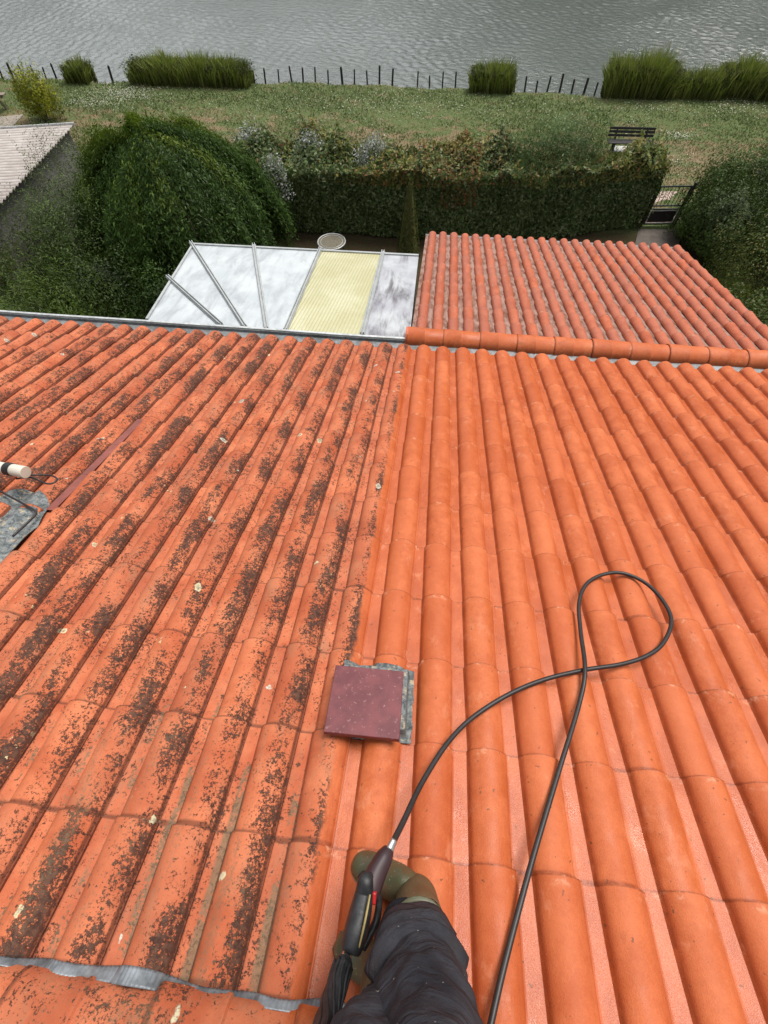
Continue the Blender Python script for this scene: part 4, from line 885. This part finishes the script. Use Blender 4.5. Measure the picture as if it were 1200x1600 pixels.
mb.add(P4, [(0, 1, 2, 3)]); mb.build('path', M['pave'], kind='structure')
mb = MB(); mb.add([(g2[0]-.5, g2[1]-1.6, .012), (g2[0]+.9, g2[1]-1.4, .012), (g2[0]+1.2, g2[1]-.1, .012), (g2[0]-.1, g2[1]-.2, .012)], [(0, 1, 2, 3)]); mb.build('path', M['soil_path'], kind='structure')

# ================================================================== HOSE
HR = .0098
hp = [(748, 1680, 0.059), (765, 1608, 0.054), (790, 1500, 0.052), (830, 1350, 0.052), (870, 1215, 0.052), (905, 1100, 0.054), (914, 1045, 0.070), (907, 985, 0.054), (905, 940, 0.052), (918, 911, 0.052), (945, 897, 0.052), (975, 896, 0.052), (1010, 912, 0.052), (1038, 942, 0.052), (1049, 972, 0.052),
      (1036, 1005, 0.052), (1010, 1025, 0.050), (970, 1038, 0.049), (912, 1047, 0.046), (850, 1062, 0.052), (795, 1085, 0.053), (740, 1120, 0.059), (700, 1160, .10), (660, 1222, .14), (632, 1280, .19), (611, 1322, .235)]
hp = [(a, b_, max(h_, .0785) if h_ < .09 and (a, b_) != (914, 1045) else max(h_, .100)) for a, b_, h_ in hp]
P = smooth_path([r2w(roofpt(*q)) for q in hp], 10)
mb = MB(); mb.tube(P, np.concatenate([np.full(len(P)-1, HR), [HR]]), 12); hose = mb.build('pressure_hose', M['rubber'], smooth=True, label='black high-pressure hose looped over the cleaned orange tiles', cat='hose')
gun0 = P[-1]

# ================================================================== PRESSURE WASHER GUN
gunr = empty('pressure_washer_lance', tuple(gun0), label='black pressure washer gun and lance held beside the boots', cat='spray gun')
def gl_(p): return np.asarray(p)-gun0
gtop = gun0; d0 = np.dot(gun0-CAM, -MC[:, 2]); gbot = at_d(546, 1487, d0-.17); gmid = at_d(574, 1388, d0-.075)
knob = at_d(572, 1384, d0-.09); tend = at_d(488, 1650, d0-.42); ts_ = at_d(541, 1497, d0-.185)
def oval_tube(pts, w_, h_, n=16, side=None):
    P = np.asarray(pts, float); T = np.gradient(P, axis=0); T /= np.linalg.norm(T, axis=1)[:, None]; V = []
    for k in range(len(P)):
        x = np.cross(T[k], MC[:, 2]); x /= np.linalg.norm(x); y = np.cross(x, T[k]); a = np.arange(n)/n*2*math.pi
        sx = np.sign(np.cos(a))*abs(np.cos(a))**.7; sy = np.sign(np.sin(a))*abs(np.sin(a))**.7
        V.append(P[k]+x*w_[k]*sx[:, None]+y*h_[k]*sy[:, None])
    f = [(k*n+i, k*n+(i+1) % n, (k+1)*n+(i+1) % n, (k+1)*n+i) for k in range(len(P)-1) for i in range(n)]+[tuple(range(n))[::-1], tuple((len(P)-1)*n+i for i in range(n))]
    return np.concatenate(V), f
def oval(name, pts, w_, h_, mat, nn=6, shift=(0, 0, 0)):
    Pp = smooth_path([gl_(p) for p in pts], nn)+np.asarray(shift); k = np.linspace(0, len(pts)-1, len(Pp)); mb = MB(); mb.add(*oval_tube(Pp, np.interp(k, range(len(pts)), w_), np.interp(k, range(len(pts)), h_))); return mb.build(name, mat, gunr, smooth=True)
oval('hose_connector', [at_d(616, 1312, d0+.01), at_d(608, 1328, d0-.01)], [.010, .013], [.010, .013], M['steel'])
oval('upper_grip', [at_d(607, 1326, d0), at_d(600, 1340, d0-.02), at_d(589, 1362, d0-.045), at_d(580, 1385, d0-.07), at_d(577, 1400, d0-.08)], [.014, .024, .028, .031, .028], [.02, .026, .028, .03, .028], M['maroon'])
oval('body', [at_d(572, 1368, d0-.07), at_d(571, 1376, d0-.085), at_d(569, 1395, d0-.095), at_d(563, 1425, d0-.12), at_d(556, 1455, d0-.15), at_d(549, 1480, d0-.17), at_d(547, 1487, d0-.175)], [.011, .023, .026, .030, .031, .028, .024], [.012, .034, .03, .042, .038, .034, .024], M['black'])
oval('trigger_guard', [at_d(588, 1388, d0-.08), at_d(592, 1410, d0-.09), at_d(588, 1438, d0-.11), at_d(577, 1462, d0-.14), at_d(566, 1482, d0-.165)], [.008, .010, .010, .009, .008], [.012]*5, M['black'])
oval('trigger', [at_d(585, 1393, d0-.10), at_d(584, 1412, d0-.11)], [.007, .006], [.01, .01], M['red'])
cam_ = MC[:, 2]
oval('yellow_stripe', [at_d(578, 1398, d0-.133), at_d(574, 1420, d0-.155), at_d(568, 1450, d0-.182), at_d(561, 1480, d0-.200)], [.0022, .003, .003, .002], [.006]*4, M['yellow'])
oval('lance_coupling', [at_d(546, 1484, d0-.17), at_d(542, 1492, d0-.178), at_d(539, 1500, d0-.188)], [.010, .012, .014], [.010, .012, .014], M['steel'])
oval('ribbed_tube', [at_d(539, 1496, d0-.185), at_d(536, 1508, d0-.20), at_d(522, 1555, d0-.27), at_d(508, 1600, d0-.34), at_d(492, 1645, d0-.42)], [.017, .023, .024, .025, .025], [.017, .023, .024, .025, .025], M['black'])
mb = MB(); tp = smooth_path([gl_(at_d(536, 1508, d0-.20)), gl_(at_d(522, 1555, d0-.27)), gl_(at_d(508, 1600, d0-.34)), gl_(at_d(492, 1645, d0-.42))], 8); T = np.gradient(tp, axis=0); T /= np.linalg.norm(T, axis=1)[:, None]
for k in range(9):
    a = k/9*2*math.pi; q = []
    for i in range(len(tp)):
        x = np.cross(T[i], cam_); x /= np.linalg.norm(x); y = np.cross(x, T[i]); q.append(tp[i]+(x*math.cos(a)+y*math.sin(a))*.0245)
    mb.tube(q, .0042, 6)
mb.build('tube_ribs', M['black'], gunr, smooth=True)
tube_end = at_d(492, 1645, d0-.42); tdir = tube_end-at_d(508, 1600, d0-.34); tdir /= np.linalg.norm(tdir)
mb = MB(); mb.cyl(gl_(tube_end-tdir*.01), gl_(tube_end+tdir*.30), .009, 12); mb.build('lance_tube', M['steel'], gunr)

# ================================================================== PERSON
per = empty('person', tuple(r2w(roofpt(600, 1400, 0))), label='person in olive rubber boots and dark work trousers standing on the tiles', cat='person')
PO = np.array(per.location)
def skin_obj(name, verts, edges, radii, mat, parent=per, levels=2, root=0):
    me = bpy.data.meshes.new(name); me.from_pydata([tuple(np.asarray(v)-PO) for v in verts], edges, []); me.materials.append(mat); o = link(bpy.data.objects.new(name, me), parent)
    m = o.modifiers.new('skin', 'SKIN'); m.use_smooth_shade = True
    for i, r in enumerate(radii): me.skin_vertices[0].data[i].radius = (r, r) if np.isscalar(r) else r
    me.skin_vertices[0].data[root].use_root = True
    s = o.modifiers.new('sub', 'SUBSURF'); s.levels = levels; s.render_levels = levels; return o
def W_(px_, py_, off): return r2w(roofpt(px_, py_, off))
up = np.array([0, 0, 1.])
rh = W_(650, 1398, .075); rt_ = W_(573, 1353, .085); lh = W_(598, 1524, .075); lt = W_(549, 1484, .085)
rn = r2w((0, 0, 1))-ORG
kneeR = at_d(650, 1492, 1.17); kneeL = at_d(628, 1590, 1.12)
pelv = np.array([.215, -4.09, 7.47]); hipR = pelv+[.10, .0, -.03]; hipL = pelv+[-.055, 0, -.03]
chest = np.array([.19, -4.13, 7.93]); neck = np.array([.18, -4.12, 8.10])
calfR = rh+up*.27+(kneeR-rh)*np.array([.35, .35, 0]); calfL = lh+up*.27+(kneeL-lh)*np.array([.35, .35, 0])
# body: one continuous figure under the clothing
hd = np.array([.18, -4.07, 8.27]); shR = chest+[.18, -.01, .07]; shL = chest+[-.18, -.01, .07]
gr = tube_end+tdir*.03; elR = np.array([-.08, -4.30, 7.70]); 
# (left arm of the picture reaches down to the tube, the other holds the phone up)
phone_c = CAM+MC[:, 2]*.035+MC[:, 1]*-.03; elP = np.array([.46, -3.98, 8.12]); wrP = CAM+np.array([.10, -.16, -.13]); wrG = gr+np.array([-.03, -.055, .03])
BV = [pelv, pelv+[0, -.01, .16], chest, neck, hd-[0, .0, .06], hd+[0, .015, .05], hipR, kneeR, calfR, rh+up*.06, hipL, kneeL, calfL, lh+up*.06, shR, elP, wrP, shL, elR, wrG]
BE = [(0, 1), (1, 2), (2, 3), (3, 4), (4, 5), (0, 6), (6, 7), (7, 8), (8, 9), (0, 10), (10, 11), (11, 12), (12, 13), (2, 14), (14, 15), (15, 16), (2, 17), (17, 18), (18, 19)]
BR = [.11, .105, .12, .05, .075, .08, .075, .052, .048, .035, .075, .052, .048, .035, .05, .038, .026, .05, .038, .026]
body = skin_obj('body', BV, BE, BR, M['skin'])
# hands: palm + five separate fingers each
def hand(wr, dirv, palmn, curl, side, name='hand'):
    dirv = dirv/np.linalg.norm(dirv); palmn = palmn-dirv*np.dot(palmn, dirv); palmn /= np.linalg.norm(palmn); lat = np.cross(dirv, palmn)*side
    vs = [wr, wr+dirv*.045, wr+dirv*.085]; es = [(0, 1), (1, 2)]; rs = [.024, (.033, .016), (.036, .014)]
    for k, (o_, L) in enumerate(((-.030, .068), (-.010, .078), (.010, .072), (.029, .056))):
        p = wr+dirv*.09+lat*o_; i0 = len(vs); vs.append(p); es.append((2, i0)); rs.append(.0095); ang = 0; d = dirv
        for s_ in range(3):
            ang += curl*(.8+.1*k); d = dirv*math.cos(ang)+palmn*math.sin(ang); p = p+d*L*(.42, .32, .26)[s_]; vs.append(p); es.append((len(vs)-2, len(vs)-1)); rs.append((.0088, .0080, .0070)[s_])
    p = wr+dirv*.03-lat*.032; i0 = len(vs); vs.append(p); es.append((1, i0)); rs.append(.012)
    for s_ in range(2):
        d = -lat*(.75-.5*s_)+dirv*.55+palmn*(.35+.45*s_); p = p+d/np.linalg.norm(d)*.034; vs.append(p); es.append((len(vs)-2, len(vs)-1)); rs.append(.0105-.0015*s_)
    return skin_obj(name, vs, es, rs, M['skin'], levels=2)
hand(wrG+[0, .0, 0], np.array([.45, .75, -.25]), np.cross(tdir, [.45, .75, -.25])*-1, .75, 1)
hand(wrP, CAM-wrP+np.array([.03, -.03, .0]), np.array([-.9, .2, .1]), .5, 1)
# clothing
skin_obj('trousers', [pelv+[0, 0, .08], pelv, hipR, (hipR+kneeR)/2, kneeR, calfR*.6+kneeR*.4, calfR+up*-.02, hipL, (hipL+kneeL)/2, kneeL, calfL*.6+kneeL*.4, calfL-up*.02],
         [(0, 1), (1, 2), (2, 3), (3, 4), (4, 5), (5, 6), (1, 7), (7, 8), (8, 9), (9, 10), (10, 11)],
         [.125, .13, .108, .118, .120, .078, .066, .108, .112, .100, .085, .07], M['trousers'], levels=4, root=1)
tx_ = bpy.data.textures.new('folds', 'CLOUDS'); tx_.noise_scale = .075; tx_.noise_depth = 1
TR = bpy.data.objects['trousers']; dm_ = TR.modifiers.new('folds', 'DISPLACE'); dm_.texture = tx_; dm_.strength = .034; dm_.mid_level = .5
skin_obj('jacket', [pelv+[0, .02, .05], pelv+[0, 0, .22], chest, neck-[0, 0, .02], shR, elP, wrP*.94+elP*.06, shL, elR, wrG*.94+elR*.06], [(0, 1), (1, 2), (2, 3), (2, 4), (4, 5), (5, 6), (2, 7), (7, 8), (8, 9)],
         [(.165, .135), (.155, .125), (.165, .125), .062, .072, .056, .038, .072, .056, .038], M['cloth_black'], levels=3, root=1)
# knee-pad pocket, seams and dark cuffs on the near leg
fwd = kneeR-calfR; fwd /= np.linalg.norm(fwd); thd = (hipR-kneeR)/np.linalg.norm(hipR-kneeR)
def ringpts(c, axis, r, a0=0, a1=2*math.pi, n=26, sq=1.):
    axis = axis/np.linalg.norm(axis); x = np.cross(axis, [0, 1, 0]); x /= np.linalg.norm(x); y = np.cross(x, axis); a = np.linspace(a0, a1, n)
    return [c+x*math.cos(t)*r+y*math.sin(t)*r*sq for t in a]
def patch(name, c, axis, r, a0, a1, h, mat, th=.006, sub=2):
    """curved cloth panel wrapped round a limb"""
    axis = axis/np.linalg.norm(axis); x = np.cross(axis, [0, 1, 0]); x /= np.linalg.norm(x); y = np.cross(x, axis); A, T = np.meshgrid(np.linspace(a0, a1, 16), np.linspace(-.5, .5, 7), indexing='ij')
    wr_ = 1+.02*np.sin(A*7+T*5); P = c[None, None]+(np.cos(A)[..., None]*x+np.sin(A)[..., None]*y)*(r*wr_)[..., None]+axis*(T*h)[..., None]
    o = mesh_np(name, P.reshape(-1, 3)-PO, grid_faces(16, 7), mat, per, smooth=True); m = o.modifiers.new('s', 'SOLIDIFY'); m.thickness = th; return o
for c_, k_ in ((calfR, kneeR), (calfL, kneeL)):
    mb = MB(); mb.tube([p-PO for p in (c_-up*.055, c_-up*.01, c_*.8+k_*.2)], [.070, .074, .076], 22); mb.build('cuff', M['cloth_black'], per, smooth=True)

kc_ = kneeR; ax = (hipR-calfR)/np.linalg.norm(hipR-calfR); tip_ = np.array([.0, .75, .66]); tip_ -= ax*np.dot(tip_, ax); tip_ /= np.linalg.norm(tip_); sdv = np.cross(ax, tip_)
def limb_patch(name, c, rad, hw_, a0, a1, mat, tk, wob=.004, axv=ax):
    A, T = np.meshgrid(np.linspace(a0, a1, 26), np.linspace(-1, 1, 12), indexing='ij'); r = rad+wob*np.sin(A*6+T*3)-.006*np.abs(T)**6-.012*T
    P = c+(np.cos(A)[..., None]*tip_+np.sin(A)[..., None]*sdv)*r[..., None]+axv*(T*hw_)[..., None]
    o = mesh_np(name, P.reshape(-1, 3)-PO, grid_faces(26, 12), mat, per, smooth=True); m = o.modifiers.new('s', 'SOLIDIFY'); m.thickness = tk; m.offset = 1; return o
limb_patch('knee_pad_pocket', kc_+ax*.080, .106, .052, -1.0, 1.35, M['pad'], .006)
limb_patch('pocket_flap', kc_+ax*.124, .116, .018, -1.05, 1.4, M['trousers'], .010, .002)
limb_patch('knee_band', kc_+ax*.012, .105, .016, -1.1, 1.3, M['knee'], .004)
limb_patch('trouser_hem', kc_-ax*.030, .092, .024, -1.5, 1.6, M['cloth_black'], .006)
# boots
def boot(heel, toe, shaft_top, name='boot', r_top=.072):
    d = toe-heel; d -= up*0; L = np.linalg.norm(d); d /= L; side = np.cross(d, rn); side /= np.linalg.norm(side); nrm = np.cross(side, d)
    if nrm[2] < 0: nrm = -nrm
    root = bpy.data.objects.new(name, None); link(root, per)
    # foot: lofted sections heel -> toe
    sec = [(-.055, .028, .045), (-.02, .040, .075), (.05, .052, .088), (.5*L, .052, .074), (.78*L, .053, .052), (.95*L, .052, .046), (1.0*L+.03, .042, .038), (1.0*L+.052, .020, .022)]
    V = []; n = 20; a = np.arange(n)/n*2*math.pi
    for s_, w_, h_ in sec:
        c = heel+d*s_+nrm*(h_-.068); V.append(c+side*(np.cos(a)*w_)[:, None]+nrm*(np.sin(a)*h_)[:, None])
    Fc = [(k*n+i, k*n+(i+1) % n, (k+1)*n+(i+1) % n, (k+1)*n+i) for k in range(len(sec)-1) for i in range(n)]+[tuple(range(n))[::-1], tuple((len(sec)-1)*n+i for i in range(n))]
    mb = MB(); mb.add(np.concatenate(V)-PO, Fc); mb.build('foot', M['boot'], root, smooth=True, sub=2)
    ax = shaft_top-heel; pts = [heel-nrm*.02, heel+ax*.15, heel+ax*.4, heel+ax*.7, shaft_top, shaft_top+ax*.02]; mb = MB(); mb.tube([p-PO for p in smooth_path(pts, 4)], np.interp(np.linspace(0, 5, 21), range(6), [.052, .060, .062, .066, r_top, r_top+.002]), 24, cap=False)
    o = mb.build('shaft', M['boot'], root, smooth=True, sub=1); m = o.modifiers.new('s', 'SOLIDIFY'); m.thickness = .005
    mb = MB(); mb.tube([p-PO for p in ringpts(shaft_top+ax*.02, ax, r_top+.004)], .004, 6); mb.build('top_rim', M['boot'], root, smooth=True)
    # sole
    out = [(-.055, .030), (0, .040), (.3*L, .036), (.6*L, .046), (.85*L, .052), (L+.02, .046), (L+.05, .022)]
    ring = [heel+d*s_+side*w_-nrm*.062 for s_, w_ in out]+[heel+d*s_-side*w_-nrm*.062 for s_, w_ in out[::-1]]; m = len(ring); mb = MB()
    mb.add([p-PO for p in ring]+[p-nrm*.018-PO for p in ring], [tuple(range(m)), tuple(range(m, 2*m))[::-1]]+[(i, m+i, m+(i+1) % m, (i+1) % m) for i in range(m)]); mb.build('sole', M['rubber'], root)
    mb = MB(); V = []; a = np.arange(24)/24*2*math.pi
    for k, q in enumerate(np.linspace(0, 1, 7)):
        r = math.cos(q*math.pi/2*.98); c = heel+d*(L-.012)+nrm*(-.034+.028*math.sin(q*math.pi/2)); V.append(c+side*(np.cos(a)*.055*r)[:, None]+d*(np.sin(a)*.060*r)[:, None])
    mb.add(np.concatenate(V)-PO, [(k*24+i, k*24+(i+1) % 24, (k+1)*24+(i+1) % 24, (k+1)*24+i) for k in range(6) for i in range(24)]+[tuple(6*24+i for i in range(24))]); mb.build('toe_cap', M['toe'], root, smooth=True)
boot(rh, rt_, calfR+up*.0, 'boot', .070); boot(lh, lt, calfL, 'boot', .068)
# head details
mb = MB(); u_, v_ = np.meshgrid(np.linspace(0, 2*math.pi, 25)[:-1], np.linspace(.03, 1.75, 12), indexing='ij')
hc = hd+[0, -.012, .03]-PO; P = np.stack([np.cos(u_)*np.sin(v_)*.088, np.sin(u_)*np.sin(v_)*.10-.004, np.cos(v_)*.092], -1); P[..., 2] -= np.where(P[..., 1] < 0, .0, -.018)*np.sin(v_)
mb.add(P.reshape(-1, 3)+hc, [(i*12+j, ((i+1) % 24)*12+j, ((i+1) % 24)*12+j+1, i*12+j+1) for i in range(24) for j in range(11)]); mb.build('hair', M['hair'], per, smooth=True)
for s in (-1, 1):
    mb = MB(); c = hd+[s*.030, .082, .012]-PO; mb.tube([c-[0, .008, 0], c, c+[0, .006, 0]], [.006, .011, .004], 10); mb.build('eye', M['cloth_black'], per, smooth=True)
    mb = MB(); c = hd+[s*.086, -.005, .005]-PO; mb.tube([c-[0, 0, .028], c-[0, .004, 0], c+[0, -.002, .028]], [.006, .013, .008], 8); mb.build('ear', M['skin'], per, smooth=True)
mb = MB(); c = hd+[0, .088, 0]-PO; mb.tube([c+[0, -.012, .022], c+[0, .008, -.008], c+[0, -.004, -.022]], [.006, .014, .009], 10); mb.build('nose', M['skin'], per, smooth=True)
mb = MB(); c = hd+[0, .080, -.045]-PO; mb.tube([c-[.022, .004, 0], c+[0, .004, 0], c+[.022, -.004, 0]], [.003, .007, .003], 8); mb.build('mouth', simple('lips', (.35, .12, .10), .5), per, smooth=True)
